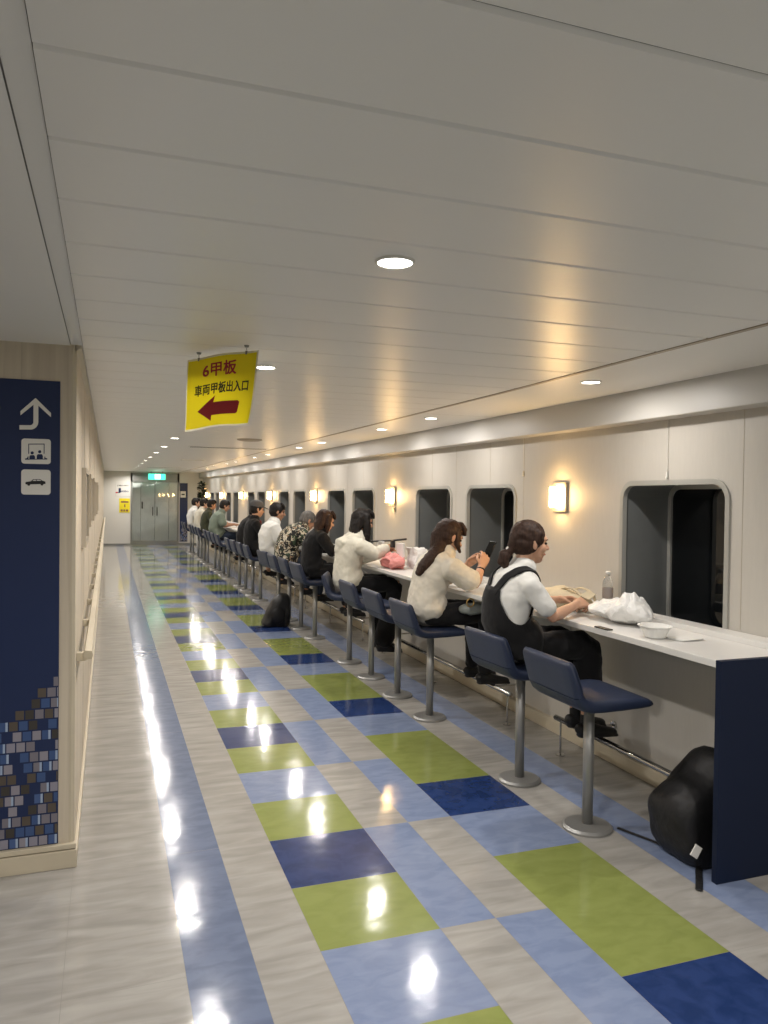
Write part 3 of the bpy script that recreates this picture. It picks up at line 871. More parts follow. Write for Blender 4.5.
# handrail and frames on the aisle wall
def left_wall_items():
    t = thing('handrail', 'cream wooden handrail running along the panelled aisle wall', 'handrail')
    bm = B(); prism(bm, [(-.090, .838), (-.062, .842), (-.057, .858), (-.062, .876), (-.090, .880), (-.097, .858)], 'y', 3.62, YE-.05); new('rail', bm, M['trim'], t)
    y = 3.63
    while y < 24:
        bm = B(); box(bm, (XL, y, .832), (-.085, y+.03, .870), .004); new('bracket', bm, M['trim'], t); y += .9 if y > 4 else .95
    posts = ((4.25, 4.95, 'framed notice on the aisle wall nearest the navy sign'), (5.55, 6.15, 'framed notice on the aisle wall, second along from the navy sign'), (6.9, 7.6, 'framed notice on the aisle wall, third along from the navy sign'), (9.2, 9.9, 'framed notice on the aisle wall furthest from the navy sign'))
    for (a, b, lab) in posts:
        t = thing('notice_frame', lab, 'frame', group=None)
        z0, z1 = (1.29, 1.70) if a < 5 else (1.345, 1.70)
        bm = B(); w = .025
        for q in ((a, z0, b, z0+w), (a, z1-w, b, z1), (a, z0+w, a+w, z1-w), (b-w, z0+w, b, z1-w)):
            box(bm, (XL, q[0], q[1]), (XL+.022, q[2], q[3]))
        new('frame', bm, M['outline'], t)
        bm = B(); box(bm, (XL, a+w, z0+w), (XL+.008, b-w, z1-w)); new('print', bm, M['poster'], t)
left_wall_items()

# plant at the far end
def plant():
    t = thing('potted_plant', 'tall dark leafy potted plant at the far end of the counter', 'plant', (2.66, 23.72, 0))
    bm = B(); tube(bm, [(0,0,0), (0,0,.05), (0,0,.38), (0,0,.40)], [.12, .14, .17, .15], 24, cap='flat'); new('pot', bm, M['pot'], t)
    bm = B()
    rng = random.Random(2)
    for k in range(3): tube(bm, [(rng.uniform(-.04,.04), rng.uniform(-.04,.04), .38), (rng.uniform(-.08,.08), rng.uniform(-.08,.08), 1.1), (rng.uniform(-.12,.12), rng.uniform(-.1,.1), 1.75)], [.014, .012, .008], 8)
    new('stem', bm, M['brown'], t)
    bm = B()
    for k in range(320):
        z = rng.uniform(.9, 1.95); a = rng.uniform(0, 2*PI); r0 = rng.uniform(.0, .06)
        c = V((r0*math.cos(a), r0*math.sin(a), z)); d = V((math.cos(a), math.sin(a), rng.uniform(-.2, .9))).normalized(); L = rng.uniform(.10, .14); w = L*.34
        s = d.cross(V((0,0,1))).normalized(); up = s.cross(d)
        p = [c, c+d*L*.35+s*w*.8+up*.01, c+d*L*.75+s*w*.5, c+d*L-up*.02, c+d*L*.75-s*w*.5, c+d*L*.35-s*w*.8+up*.01]
        mid = c+d*L*.5-up*.015
        vv = [bm.verts.new(x) for x in p]; m = bm.verts.new(mid)
        for i in range(6): bm.faces.new((vv[i], vv[(i+1) % 6], m))
    new('leaves', bm, M['leaf'], t, smooth=True)
plant()
# ------------------------------------------------------------------ people
def lerp(a, b, t): return a + (b-a)*t

def add_hand(bm, wrist, d, back, thumb_side, curl=.5, s=1.0, spread=.1, pinch=0):
    """d: direction wrist->knuckles, back: direction out of the back of the hand, thumb_side: +1 / -1 along side axis"""
    d = V(d).normalized(); back = V(back); back = (back - d*back.dot(d)).normalized(); side = d.cross(back).normalized()*thumb_side
    w = V(wrist); pl = .082*s
    k = w + d*pl
    tube(bm, [w-d*.01, w+d*.03*s, w+d*.06*s, k-d*.004], [(.026*s, .017*s), (.034*s, .016*s), (.039*s, .0145*s), (.038*s, .012*s)], 12, side=side)
    fl = [(.030, .043, .024, .019), (.010, .047, .028, .021), (-.011, .043, .026, .020), (-.030, .034, .020, .017)]
    for i, (o, a, b, c) in enumerate(fl):
        dd = (d + side*spread*(o/.03)).normalized(); p = k + side*o*s - d*.004*abs(o)/.03*s; pts = [p - dd*.016*s, p]
        ang = 0; cu = curl*(1+.12*i)
        for L, f in ((a, .9), (b, 1.15), (c, .8)):
            ang += cu*f
            v = dd*math.cos(ang) - back*math.sin(ang)
            p = p + v*L*s; pts.append(p)
        r = .0087*s if i < 3 else .0075*s
        tube(bm, pts, [r*1.05, r*1.05, r, r*.92, r*.8], 8)
    tb = w + d*.022*s + side*.024*s - back*.004
    t1 = (d*.62 + side*(.72-.5*pinch) - back*(.25+.4*pinch)).normalized(); t2 = (d*.85 + side*(.25-.6*pinch) - back*(.35+.3*pinch)).normalized()
    tube(bm, [tb-t1*.01, tb+t1*.036*s, tb+t1*.036*s+t2*.03*s, tb+t1*.036*s+t2*.052*s], [.0125*s, .0105*s, .0095*s, .0078*s], 8)

def head_axes(pitch, yaw, tilt=0):
    return Matrix.Rotation(yaw, 3, 'Z') @ Matrix.Rotation(pitch, 3, 'Y') @ Matrix.Rotation(tilt, 3, 'X')

def add_head(bm, c, A, s=1.0):
    P = lambda x, y, z: V(c) + A @ V((x, y, z))*s
    ell(bm, P(-.008, 0, .028), (.094*s, .074*s, .088*s), A, 28, 18)
    ell(bm, P(.030, 0, -.030), (.058*s, .058*s, .075*s), A, 24, 16)
    ell(bm, P(.052, 0, -.083), (.030*s, .034*s, .026*s), A)          # chin
    ell(bm, P(.072, 0, .030), (.018*s, .052*s, .020*s), A)            # brow
    for y in (-1, 1):
        ell(bm, P(.058, y*.036, -.022), (.026*s, .024*s, .028*s), A)   # cheeks
        ell(bm, P(-.004, y*.076, -.006), (.016*s, .008*s, .030*s), A @ Matrix.Rotation(-.25, 3, 'Y'))   # ears
        ell(bm, P(-.002, y*.078, .010), (.019*s, .007*s, .017*s), A)
    tube(bm, [P(.080, 0, .022), P(.094, 0, .0), P(.108, 0, -.018)], [.007*s, .009*s, .012*s], 10)    # nose
    ell(bm, P(.100, 0, -.022), (.012*s, .017*s, .009*s), A)
    ell(bm, P(.082, 0, -.048), (.013*s, .024*s, .006*s), A)
    ell(bm, P(.080, 0, -.058), (.012*s, .021*s, .007*s), A)
    ell(bm, P(.040, 0, -.065), (.045*s, .050*s, .028*s), A)
    return P

TOR = [(.165, .120), (.150, .112), (.138, .100), (.150, .108), (.165, .105), (.150, .080), (.075, .060)]
def torso_path(sp):
    """points pelvis, hip, waist, chest, upper chest, shoulder line, neck base"""
    p0, p1, p2, p3 = [V(q) for q in (sp['pelvis'], sp['waist'], sp['chest'], sp['neck'])]
    up = (p3-p2).normalized()
    return [p0, lerp(p0, p1, .5), p1, p2, lerp(p2, p3, .52), lerp(p2, p3, .82), p3 + up*.012]

def torso(bm, sp, grow=0, w=1.0, top=7, n=28):
    pts = torso_path(sp); rr = [((a*w*sp.get('w', 1)+grow), (b*w*sp.get('d', 1)+grow)) for a, b in TOR]
    side = V((0, 1, 0)); side = Matrix.Rotation(sp.get('twist', 0), 3, 'Z') @ side
    tube(bm, pts[:top], rr[:top], n, side=side)

def person(name_label, sp, loc, rz=0, quality=1):
    """a seated figure; local +x faces the counter, -y is the near side"""
    L = name_label
    root = thing('person', L, 'person', loc, rz)
    vox = (.0048, .007, .010)[quality]
    sk = sp['skin']
    bm = B()
    A = head_axes(sp.get('pitch', .15), sp.get('yaw', 0), sp.get('tilt', 0)); hc = V(sp['head'])
    P = add_head(bm, hc, A, sp.get('hs', 1))
    nb = V(sp['neck'])
    tube(bm, [nb - V((.0, 0, .05)), nb + V((0, 0, .0)), hc + A @ V((-.012, 0, -.055)), hc + A @ V((-.012, 0, .0))], [(.075, .06), (.056, .053), (.050, .052), (.05, .05)], 16, side=(0, 1, 0))
    torso(bm, sp, -.012)
    sh = {}
    tw = Matrix.Rotation(sp.get('twist', 0), 3, 'Z')
    sw = .158*sp.get('w', 1)
    mid = lerp(V(sp['chest']), nb, .70)
    for s, key in ((-1, 'near'), (1, 'far')):
        S0 = mid + tw @ V((0, s*sw, 0)) if 'sh_'+key not in sp else V(sp['sh_'+key]); sh[key] = S0
        E0, W0 = V(sp['elb_'+key]), V(sp['wr_'+key])
        f = sp.get('armr', 1)
        tube(bm, [lerp(mid, S0, .55), S0, lerp(S0, E0, .35), lerp(S0, E0, .8), E0, lerp(E0, W0, .25), lerp(E0, W0, .65), W0, lerp(W0, W0+(W0-E0).normalized()*.02, 1)],
             [.05*f, .049*f, .044*f, .037*f, .036*f, .037*f, .030*f, (.026*f, .021*f), (.026, .019)], 14)
        h = sp.get('hand_'+key, {})
        d = V(h.get('d', tuple((W0-E0).normalized()))); bk = V(h.get('back', (0, 0, 1)))
        add_hand(bm, W0, d, bk, h.get('thumb', 1), h.get('curl', .28), sp.get('handS', 1), pinch=h.get('pinch', .3))
    # legs
    for s, key in ((-1, 'near'), (1, 'far')):
        H = V(sp['pelvis']) + V((.0, s*.085, -.045)); K, An = V(sp['knee_'+key]), V(sp['ank_'+key])
        tube(bm, [H, lerp(H, K, .5), K, lerp(K, An, .3), lerp(K, An, .75), An], [.074, .064, .050, .047, .034, .030], 14)
        f = V(sp.get('footdir', (1, 0, -.05))).normalized()
        tube(bm, [An + V((-.035, 0, -.045)), An + f*.05 + V((0, 0, -.045)), An + f*.12 + V((0, 0, -.055)), An + f*.17 + V((0, 0, -.058))], [(.028, .026), (.036, .028), (.042, .020), (.034, .014)], 12, side=(0, 1, 0))
    body = remesh(new('body', bm, sk, root, smooth=True), vox, 3 if quality == 0 else 2, fac=.4)
    # facial details
    if quality <= 2:
        for y in (-1, 1):
            bm = B(); ell(bm, P(.0775, y*.032, .008), (.009, .014, .0075), A, 10, 8)
            new('eye', bm, M['eye'], root, smooth=True)
            bm = B(); tube(bm, [P(.084, y*.018, .026), P(.086, y*.034, .031), P(.072, y*.050, .026)], [.0028, .0034, .002], 6)
            new('eyebrow', bm, sp['hairm'], root)
        bm = B(); ell(bm, P(.090, 0, -.053), (.0075, .020, .0065), A, 12, 8); new('lips', bm, M['lip'], root, smooth=True)
    # hair
    bm = B(); hs = sp.get('hs', 1)
    Q = lambda x, y, z: P(x, y, z)
    ell(bm, Q(-.020, 0, .036), (.098*hs, .084*hs, .092*hs), A, 28, 18)
    ell(bm, Q(-.035, 0, -.005), (.078*hs, .081*hs, .075*hs), A, 24, 16)
    if sp.get('fringe', 1):
        for y in (-.055, -.03, -.0, .03, .055): tube(bm, [Q(.03, y*.7, .118), Q(.066, y, .093), Q(.080, y*1.12, .062-.1*abs(y))], [.016, .016, .011], 8)
    for y in (-1, 1): ell(bm, Q(.012, y*.071, .035), (.03, .014, .045), A)
    for st in sp.get('hair', []):
        pts, rad = st
        tube(bm, [hc + V(q) for q in pts], rad, 14, side=(0, 1, 0))
    remesh(new('hair', bm, sp['hairm'], root, smooth=True), .006 if quality < 2 else .009, 2, disp=.012 if quality < 2 else .008, dscale=.03)
    # shirt
    bm = B()
    torso(bm, sp, sp.get('sg', .010), top=7 if sp.get('collar', 0) else 7)
    for s, key in ((-1, 'near'), (1, 'far')):
        S0, E0, W0 = sh[key], V(sp['elb_'+key]), V(sp['wr_'+key]); q = sp.get('sleeve', .75); g = sp.get('sgr', .014)
        base = lerp(mid, S0, .35)
        if q <= 1:
            e = lerp(S0, E0, q); pts = [base, lerp(mid, S0, .8), S0, lerp(S0, e, .5), e]; rad = [.07, .068, .052+g, .050+g, .047+g*1.3]
        else:
            e = lerp(E0, W0, q-1); pts = [base, lerp(mid, S0, .8), S0, lerp(S0, E0, .5), E0, lerp(E0, e, .5), e]; rad = [.07, .068, .052+g, .046+g, .042+g, .040+g*.8, .032+g*.6]
        tube(bm, pts, rad, 16)
    if sp.get('hood'):
        pts = [nb + V(q) for q in ((.045, -.075, .0), (-.02, -.095, .0), (-.075, -.07, -.01), (-.095, 0, -.03), (-.075, .07, -.01), (-.02, .095, 0), (.045, .075, 0))]
        tube(bm, pts, [.02, .028, .036, .042, .036, .028, .02], 12)
        tube(bm, [nb + V((-.07, 0, -.01)), nb + V((-.150, 0, -.05)), nb + V((-.175, 0, -.12))], [(.09, .035), (.11, .05), (.06, .035)], 14, side=(0, 1, 0))
    if sp.get('collar'):
        for s in (-1, 1): tube(bm, [nb + V((-.055, 0, .028)), nb + V((-.03, s*.05, .025)), nb + V((.03, s*.055, .005)), nb + V((.07, s*.02, -.02))], [(.012, .010)]*4, 8)
    remesh(new(sp.get('topname', 'shirt'), bm, sp['top'], root, smooth=True), .008 if quality < 2 else .011, 3, disp=sp.get('fold', .016), dscale=sp.get('fs', .07))
    # trousers
    bm = B(); g = sp.get('tg', .014)
    pts = torso_path(sp); rr = [(a*sp.get('w', 1)-.004, b*sp.get('d', 1)-.004) for a, b in TOR]
    tube(bm, [pts[0]+V((.0, 0, -.005)), pts[0], lerp(pts[0], pts[1], .3)], [(rr[0][0], rr[0][1]*.9), rr[0], rr[1]], 24, side=(0, 1, 0))
    tl = sp.get('trouser', .9)
    for s, key in ((-1, 'near'), (1, 'far')):
        H = V(sp['pelvis']) + V((.0, s*.085, -.045)); K, An = V(sp['knee_'+key]), V(sp['ank_'+key]); fl = sp.get('flare', 0)
        e = lerp(K, An, tl)
        tube(bm, [H, lerp(H, K, .5), lerp(H, K, .92), K + V((0, 0, -.01)), lerp(K, e, .3), lerp(K, e, .7), e],
             [.078+g*.3, .070+g, .060+g, .055+g, .052+g+fl*.3, .042+g+fl*.7, .038+g+fl], 16)
    remesh(new('trousers', bm, sp['bottom'], root, smooth=True), .009 if quality < 2 else .012, 3, disp=.016, dscale=.12)
    # shoes
    for s, key in ((-1, 'near'), (1, 'far')):
        An = V(sp['ank_'+key]); f = V(sp.get('footdir', (1, 0, -.05))).normalized()
        bm = B()
        tube(bm, [An + V((-.038, 0, -.040)), An + f*.03 + V((0, 0, -.043)), An + f*.10 + V((0, 0, -.054)), An + f*.175 + V((0, 0, -.060))], [(.034, .032), (.040, .036), (.048, .027), (.038, .018)], 14, side=(0, 1, 0))
        tube(bm, [An + V((-.045, 0, -.078)), An + f*.05 + V((0, 0, -.080)), An + f*.19 + V((0, 0, -.080))], [(.032, .010), (.038, .009), (.040, .009)], 12, side=(0, 1, 0))
        if sp.get('sneaker'): tube(bm, [An + V((0, 0, -.04)), An + V((0, 0, .02))], [.040, .038], 12)
        remesh(new('shoe', bm, sp.get('shoem', M['shoe']), root, smooth=True), .008, 1)
    return root, P, A

def base(**k):
    d = dict(pelvis=(-.03, 0, .80), waist=(-.07, 0, .90), chest=(-.06, 0, 1.03), neck=(-.01, 0, 1.19), head=(.045, 0, 1.325),
             elb_near=(.07, -.21, .985), wr_near=(.30, -.12, .980), elb_far=(.07, .21, .985), wr_far=(.30, .10, .980),
             knee_near=(.39, -.11, .745), knee_far=(.39, .11, .745), ank_near=(.36, -.10, .335), ank_far=(.38, .10, .335),
             skin=M['skin'], hairm=M['hairb'], top=M['cwhite'], bottom=M['cblack'])
    d.update(k); return d
TX = 2.17
# --- woman in black overalls
sp = base(pelvis=(-.03, 0, .80), waist=(-.10, 0, .89), chest=(-.085, 0, 1.02), neck=(-.005, 0, 1.175), head=(.045, .0, 1.325), pitch=.12, yaw=-.12, hs=1.0,
          sh_near=(-.045, -.165, 1.105), sh_far=(-.045, .165, 1.105), elb_near=(.060, -.225, .945), wr_near=(.285, -.10, .985), elb_far=(.09, .20, .965), wr_far=(.30, .115, .985),
          hand_near=dict(d=(.9, .35, .12), back=(.1, -.6, .8), thumb=-1, curl=.62, pinch=.7), hand_far=dict(d=(.85, -.5, .05), back=(.1, .6, .75), thumb=1, curl=.6, pinch=.7),
          knee_near=(.355, -.115, .765), ank_near=(.35, -.12, .335), knee_far=(.345, .11, .76), ank_far=(.40, .06, .335),
          hairm=M['hairn'], fringe=0, armr=.9, sleeve=.70, sgr=.004, sg=.012, fold=.013, fs=.065, trouser=.66, flare=.035, tg=.018, w=.98,
          hair=[([(-.085, 0, .035), (-.112, 0, -.015), (-.125, 0, -.045)], [.04, .026, .020]), ([(-.122, .01, -.04), (-.150, .015, -.065), (-.158, .015, -.105), (-.140, .01, -.145)], [.022, .034, .032, .012])])
r1, P1, A1 = person('woman in black overalls and white T-shirt with a low ponytail, sitting at the counter', sp, (TX, 3.78, 0), 0, 0)
bm = B(); hc1 = V(sp['head']); res = [hc1+V((-.118, .004, -.030)), hc1+V((-.132, .01, -.048))]; tube(bm, res, [.023, .023], 14); remesh(new('hair_tie', bm, M['cwhite'], r1, smooth=True), .006, 1)
# overalls: bib shell around the torso with a scooped side
def wrap(o, root, off):
    q = [c for c in root.children if c.name.startswith('shirt')][0]
    m = o.modifiers.new('wrap', 'SHRINKWRAP'); m.target = q; m.wrap_method = 'NEAREST_SURFACEPOINT'; m.wrap_mode = 'OUTSIDE' if off < .007 else 'ABOVE_SURFACE'; m.offset = off
def ribbon(name, pts, w, side, m, root, off):
    bm = B(); n = 6; pts = [V(p) for p in pts]; fine = []
    for a, b in zip(pts, pts[1:]):
        for k in range(5): fine.append(lerp(a, b, k/5))
    fine.append(pts[-1]); rows = []
    for p in fine: rows.append([bm.verts.new(p + V(side)*w*(j/n-.5)) for j in range(n+1)])
    for r0, r1_ in zip(rows, rows[1:]):
        for j in range(n): bm.faces.new((r0[j], r0[j+1], r1_[j+1], r1_[j]))
    o = new(name, bm, m, root, smooth=True); wrap(o, root, off)
    s = o.modifiers.new('t', 'SOLIDIFY'); s.thickness = .006; s.offset = 0
    return o
def bib(sp, parent, back_top, side_top, grow):
    pts = torso_path(sp); rr = [(a*sp.get('w', 1)+grow, b*sp.get('d', 1)+grow) for a, b in TOR]
    def at(z):
        for i in range(len(pts)-1):
            if pts[i].z <= z <= pts[i+1].z or i == len(pts)-2:
                t = (z-pts[i].z)/(pts[i+1].z-pts[i].z); t = max(0, min(1, t))
                c = lerp(pts[i], pts[i+1], t); a = rr[i][0]+(rr[i+1][0]-rr[i][0])*t; b = rr[i][1]+(rr[i+1][1]-rr[i][1])*t
                return c, a, b
    bm = B(); n, m = 64, 16; z0 = pts[0].z-.09; cols = []
    for k in range(n):
        a = 2*PI*k/n
        s = abs(math.sin(a)); zt = back_top + (side_top-back_top)*(max(0, (s-.45)/.55))**.8
        col = []
        for j in range(m+1):
            z = z0+(zt-z0)*j/m; c, ra, rb = at(max(z, pts[0].z))
            col.append(bm.verts.new((c.x+rb*math.cos(a), c.y+ra*math.sin(a), z)))
        cols.append(col)
    for k in range(n):
        c0, c1 = cols[k], cols[(k+1) % n]
        for j in range(m): bm.faces.new((c0[j], c1[j], c1[j+1], c0[j+1]))
    o = new('overalls_bib', bm, M['cblack'], parent, smooth=True)
    wrap(o, parent, .006)
    s = o.modifiers.new('t', 'SOLIDIFY'); s.thickness = .007; s.offset = 1
    d = o.modifiers.new('f', 'DISPLACE'); d.texture = cloud(.11); d.strength = .012; d.texture_coords = 'LOCAL'
bib(sp, r1, 1.085, .90, .022)
for s in (-1, 1):
    pts = [(-.215, s*.035, 1.04), (-.205, s*.055, 1.09), (-.165, s*.085, 1.145), (-.10, s*.108, 1.195), (-.03, s*.112, 1.20), (.045, s*.10, 1.15), (.075, s*.085, 1.08), (.075, s*.08, 1.0)]
    ribbon('shoulder_strap', pts, .058, (.15, 1, 0), M['cblack'], r1, .0075)
for s, key in ((-1, 'near'), (1, 'far')):
    An = V(sp['ank_'+key]); bm = B(); tube(bm, [An+V((0, 0, -.05)), An+V((0, 0, .025))], [.036, .035], 12); new('sock', bm, M['sock'], r1, smooth=True)

# --- woman with a phone
sp = base(pelvis=(-.03, 0, .80), waist=(-.03, 0, .90), chest=(.0, 0, 1.02), neck=(.095, 0, 1.165), head=(.135, 0, 1.290), pitch=.42, yaw=.05,
          sh_near=(.065, -.17, 1.085), elb_near=(.250, -.205, .978), wr_near=(.325, -.135, 1.085), elb_far=(.25, .18, .975), wr_far=(.32, .09, 1.075), sh_far=(.065, .17, 1.085),
          hand_near=dict(d=(.55, .30, .80), back=(-.1, -.9, .1), thumb=-1, curl=.55, pinch=.4), hand_far=dict(d=(.7, -.25, .65), back=(-.1, .9, .2), thumb=1, curl=.55, pinch=.4),
          knee_near=(.40, -.11, .755), ank_near=(.37, -.12, .335), hairm=M['hairn'], top=M['ccream'], sleeve=.72, sgr=.026, sg=.018, fold=.020, fs=.07, trouser=.95, tg=.014,
          hair=[([(-.03, .0, .05), (-.085, 0, .0), (-.10, -.01, -.07)], [.075, .06, .05]), ([(-.085, -.02, -.06), (-.125, -.05, -.105), (-.175, -.06, -.155), (-.225, -.06, -.205), (-.255, -.06, -.245)], [(.055, .05), (.058, .046), (.062, .046), (.055, .042), (.03, .024)]), ([(.03, -.07, .02), (.03, -.075, -.05), (.05, -.07, -.10)], [.022, .02, .010])])
r2, P2, A2 = person('woman in a loose cream T-shirt with long dark hair, holding up a phone', sp, (TX, 5.06, 0), 0, 0)
bm = B(); tube(bm, [V((.312, -.147, 1.060)), V((.318, -.141, 1.072))], [.031, .031], 16, cap='flat'); remesh(new('bracelet', bm, M['hairb'], r2, smooth=True), .004, 0)

# --- woman in hoodie
sp = base(pelvis=(-.02, 0, .80), waist=(-.03, 0, .90), chest=(-.01, 0, 1.03), neck=(.055, 0, 1.19), head=(.115, 0, 1.335), pitch=.22, yaw=.1,
          sh_near=(.04, -.165, 1.11), elb_near=(.17, -.235, 1.045), wr_near=(.315, -.13, 1.095), elb_far=(.20, .2, .97), wr_far=(.34, .06, 1.04),
          hand_near=dict(d=(.8, .5, .2), back=(-.1, -.5, .8), thumb=-1, curl=.8, pinch=.6), knee_near=(.42, -.12, .745), knee_far=(.42, .12, .745), ank_near=(.29, -.13, .20), ank_far=(.31, .1, .20), footdir=(1, 0, -.1),
          hairm=M['hairb'], top=M['chood'], sleeve=1.86, sgr=.022, sg=.024, hood=1, topname='hoodie', fold=.018, fs=.07, trouser=.93, flare=.05, tg=.012,
          hair=[([(-.02, 0, .06), (-.06, 0, -.03), (-.085, 0, -.11), (-.11, 0, -.20)], [(.085, .07), (.09, .062), (.088, .045), (.06, .022)]),
                ([(.02, -.066, .05), (.02, -.078, -.03), (.02, -.082, -.12), (.03, -.08, -.20)], [.034, .036, .034, .016]), ([(.02, .066, .05), (.02, .078, -.03), (.015, .078, -.12), (.01, .07, -.19)], [.03, .03, .028, .014])])
r3, P3, A3 = person('black-haired woman in an off-white hoodie and wide black trousers at the counter', sp, (TX, 7.01, 0), 0, 1)

# --- person in black with long brown hair
sp = base(pelvis=(-.03, 0, .80), waist=(-.05, 0, .90), chest=(-.03, 0, 1.03), neck=(.045, 0, 1.175), head=(.105, 0, 1.30), pitch=.32, yaw=.1, hairm=M['hairn'], top=M['cblack'],
          elb_near=(.13, -.21, .975), wr_near=(.32, -.10, .985), sleeve=1.85, fold=.02,
          hair=[([(-.02, 0, .06), (-.06, 0, -.03), (-.085, 0, -.10), (-.11, 0, -.17)], [(.085, .075), (.088, .065), (.08, .045), (.05, .03)]), ([(.02, -.066, .05), (.01, -.078, -.04), (.0, -.07, -.12)], [.03, .032, .02])])
person('person in black with long brown hair, leaning over the counter', sp, (TX, 8.31, 0), 0, 1)

# --- grey-haired person, patterned shirt
sp = base(pelvis=(-.03, 0, .80), waist=(-.06, 0, .90), chest=(.0, 0, 1.03), neck=(.15, 0, 1.16), head=(.235, 0, 1.26), pitch=.5, hairm=M['hairg'], top=M['floral'], w=1.12, d=1.15,
          elb_near=(.20, -.24, .99), wr_near=(.40, -.10, .985), elb_far=(.2, .22, .99), wr_far=(.4, .1, .985), sleeve=.85, sgr=.024, sg=.022, bottom=M['cjean'], trouser=.92, skin=M['skin2'], fringe=0)
person('grey-haired person in a black and cream patterned shirt leaning on the counter', sp, (TX, 9.61, 0), 0, 1)

# --- man in a white polo shirt
sp = base(pelvis=(-.03, 0, .80), waist=(-.14, 0, .90), chest=(-.14, 0, 1.04), neck=(-.075, 0, 1.21), head=(-.025, 0, 1.36), pitch=.22, yaw=-.1, top=M['cwhite'], bottom=M['cjean'], skin=M['skin2'], w=1.08, d=1.1,
          elb_near=(-.02, -.225, .955), wr_near=(.20, -.15, .985), elb_far=(.05, .22, .95), wr_far=(.25, .1, .985), sleeve=.72, sgr=.022, sg=.018, collar=1, topname='polo_shirt', fold=.018)
person('dark-haired man in a white polo shirt sitting at the counter', sp, (TX, 10.26, 0), 0, 1)

# --- cap
sp = base(pelvis=(-.03, 0, .80), waist=(-.09, 0, .90), chest=(-.08, 0, 1.04), neck=(-.04, 0, 1.22), head=(.0, 0, 1.37), pitch=.2, top=M['cblack'], bottom=M['cblack'], sleeve=1.7, w=1.05, fringe=0, armr=1)
r8, P8, A8 = person('person in a dark cap and black top beyond the white polo shirt', sp, (TX-.06, 11.56, 0), 0, 2)
bm = B(); ell(bm, P8(-.018, 0, .065), (.108, .092, .078), A8, 24, 14); remesh(new('cap', bm, M['cgrey'], r8, smooth=True), .008, 1)
bm = B(); tube(bm, [P8(.05, 0, .055), P8(.11, 0, .05), P8(.165, 0, .038)], [(.07, .008), (.065, .007), (.045, .005)], 16, side=(0, 1, 0)); new('cap_brim', bm, M['cgrey'], r8, smooth=True)

# --- black T-shirt
sp = base(pelvis=(-.03, 0, .80), waist=(-.06, 0, .90), chest=(-.02, 0, 1.03), neck=(.07, 0, 1.18), head=(.15, 0, 1.30), pitch=.45, top=M['cblack'], bottom=M['cjean'], sleeve=.8, sgr=.02, elb_near=(.10, -.22, .95), trouser=.35)
person('dark-haired person in a black T-shirt and dark shorts, bent over the counter', sp, (TX, 12.86, 0), 0, 2)
# --- sage
sp = base(pelvis=(-.03, 0, .80), waist=(-.10, 0, .90), chest=(-.07, 0, 1.04), neck=(.03, 0, 1.22), head=(.10, 0, 1.36), pitch=.35, yaw=-.1, top=M['cgreen'], bottom=M['cjean'], skin=M['skin2'], w=1.12, d=1.2, sleeve=.75, sgr=.024, elb_near=(.05, -.23, .96), wr_near=(.27, -.1, .982))
person('man in a sage green T-shirt with short hair leaning on the counter', sp, (TX, 16.11, 0), 0, 2)
# --- olive
sp = base(pelvis=(-.03, 0, .80), chest=(-.05, 0, 1.04), neck=(.02, 0, 1.22), head=(.08, 0, 1.36), pitch=.2, top=M['colive'], bottom=M['cjean'], w=1.05, sleeve=.75, skin=M['skin2'])
person('person in a dark olive shirt beyond the man in sage green', sp, (TX, 18.06, 0), 0, 2)
# --- grey white
sp = base(pelvis=(-.03, 0, .80), chest=(-.06, 0, 1.05), neck=(.0, 0, 1.23), head=(.06, 0, 1.375), pitch=.1, top=M['chood'], bottom=M['cjean'], w=1.05, sleeve=.75)
person('dark-haired person in a pale top between the olive shirt and furthest white shirt', sp, (TX, 19.36, 0), 0, 2)
# --- last white
sp = base(pelvis=(-.03, 0, .80), waist=(-.16, 0, .90), chest=(-.17, 0, 1.05), neck=(-.11, 0, 1.24), head=(-.07, 0, 1.385), pitch=.1, top=M['cwhite'], bottom=M['cjean'], w=1.1, d=1.1, sleeve=.75, elb_near=(-.02, -.22, .97), wr_near=(.2, -.1, .985))
person('dark-haired person in a white shirt, furthest of the people at the counter', sp, (TX, 20.01, 0), 0, 2)

# ------------------------------------------------------------------ things on the counter and floor
def crumple(bm, amp, sc, seed=0, zmin=None):
    for v in bm.verts:
        n = noise.noise_vector(v.co*sc + V((seed, seed*2, 0)))
        v.co += n*amp
        if zmin is not None and v.co.z < zmin: v.co.z = zmin
def blob(name, c, r, m, lab, cat, amp=.02, sc=14, parent=None, seed=1, sub=4, zmin=None):
    bm = B(); bmesh.ops.create_icosphere(bm, subdivisions=sub, radius=1)
    for v in bm.verts:
        q = abs(v.co.z)
        v.co = V((v.co.x*r[0], v.co.y*r[1], v.co.z*r[2])) + V(c)
    crumple(bm, amp, sc, seed, zmin)
    for v in bm.verts: v.co += noise.noise_vector(v.co*sc*2.6)*amp*.3; v.co.z = max(v.co.z, zmin if zmin is not None else -9)
    o = new(name, bm, m, parent, smooth=True)
    if lab: tag(o, lab, cat)
    return o
CT = CZ+.0015
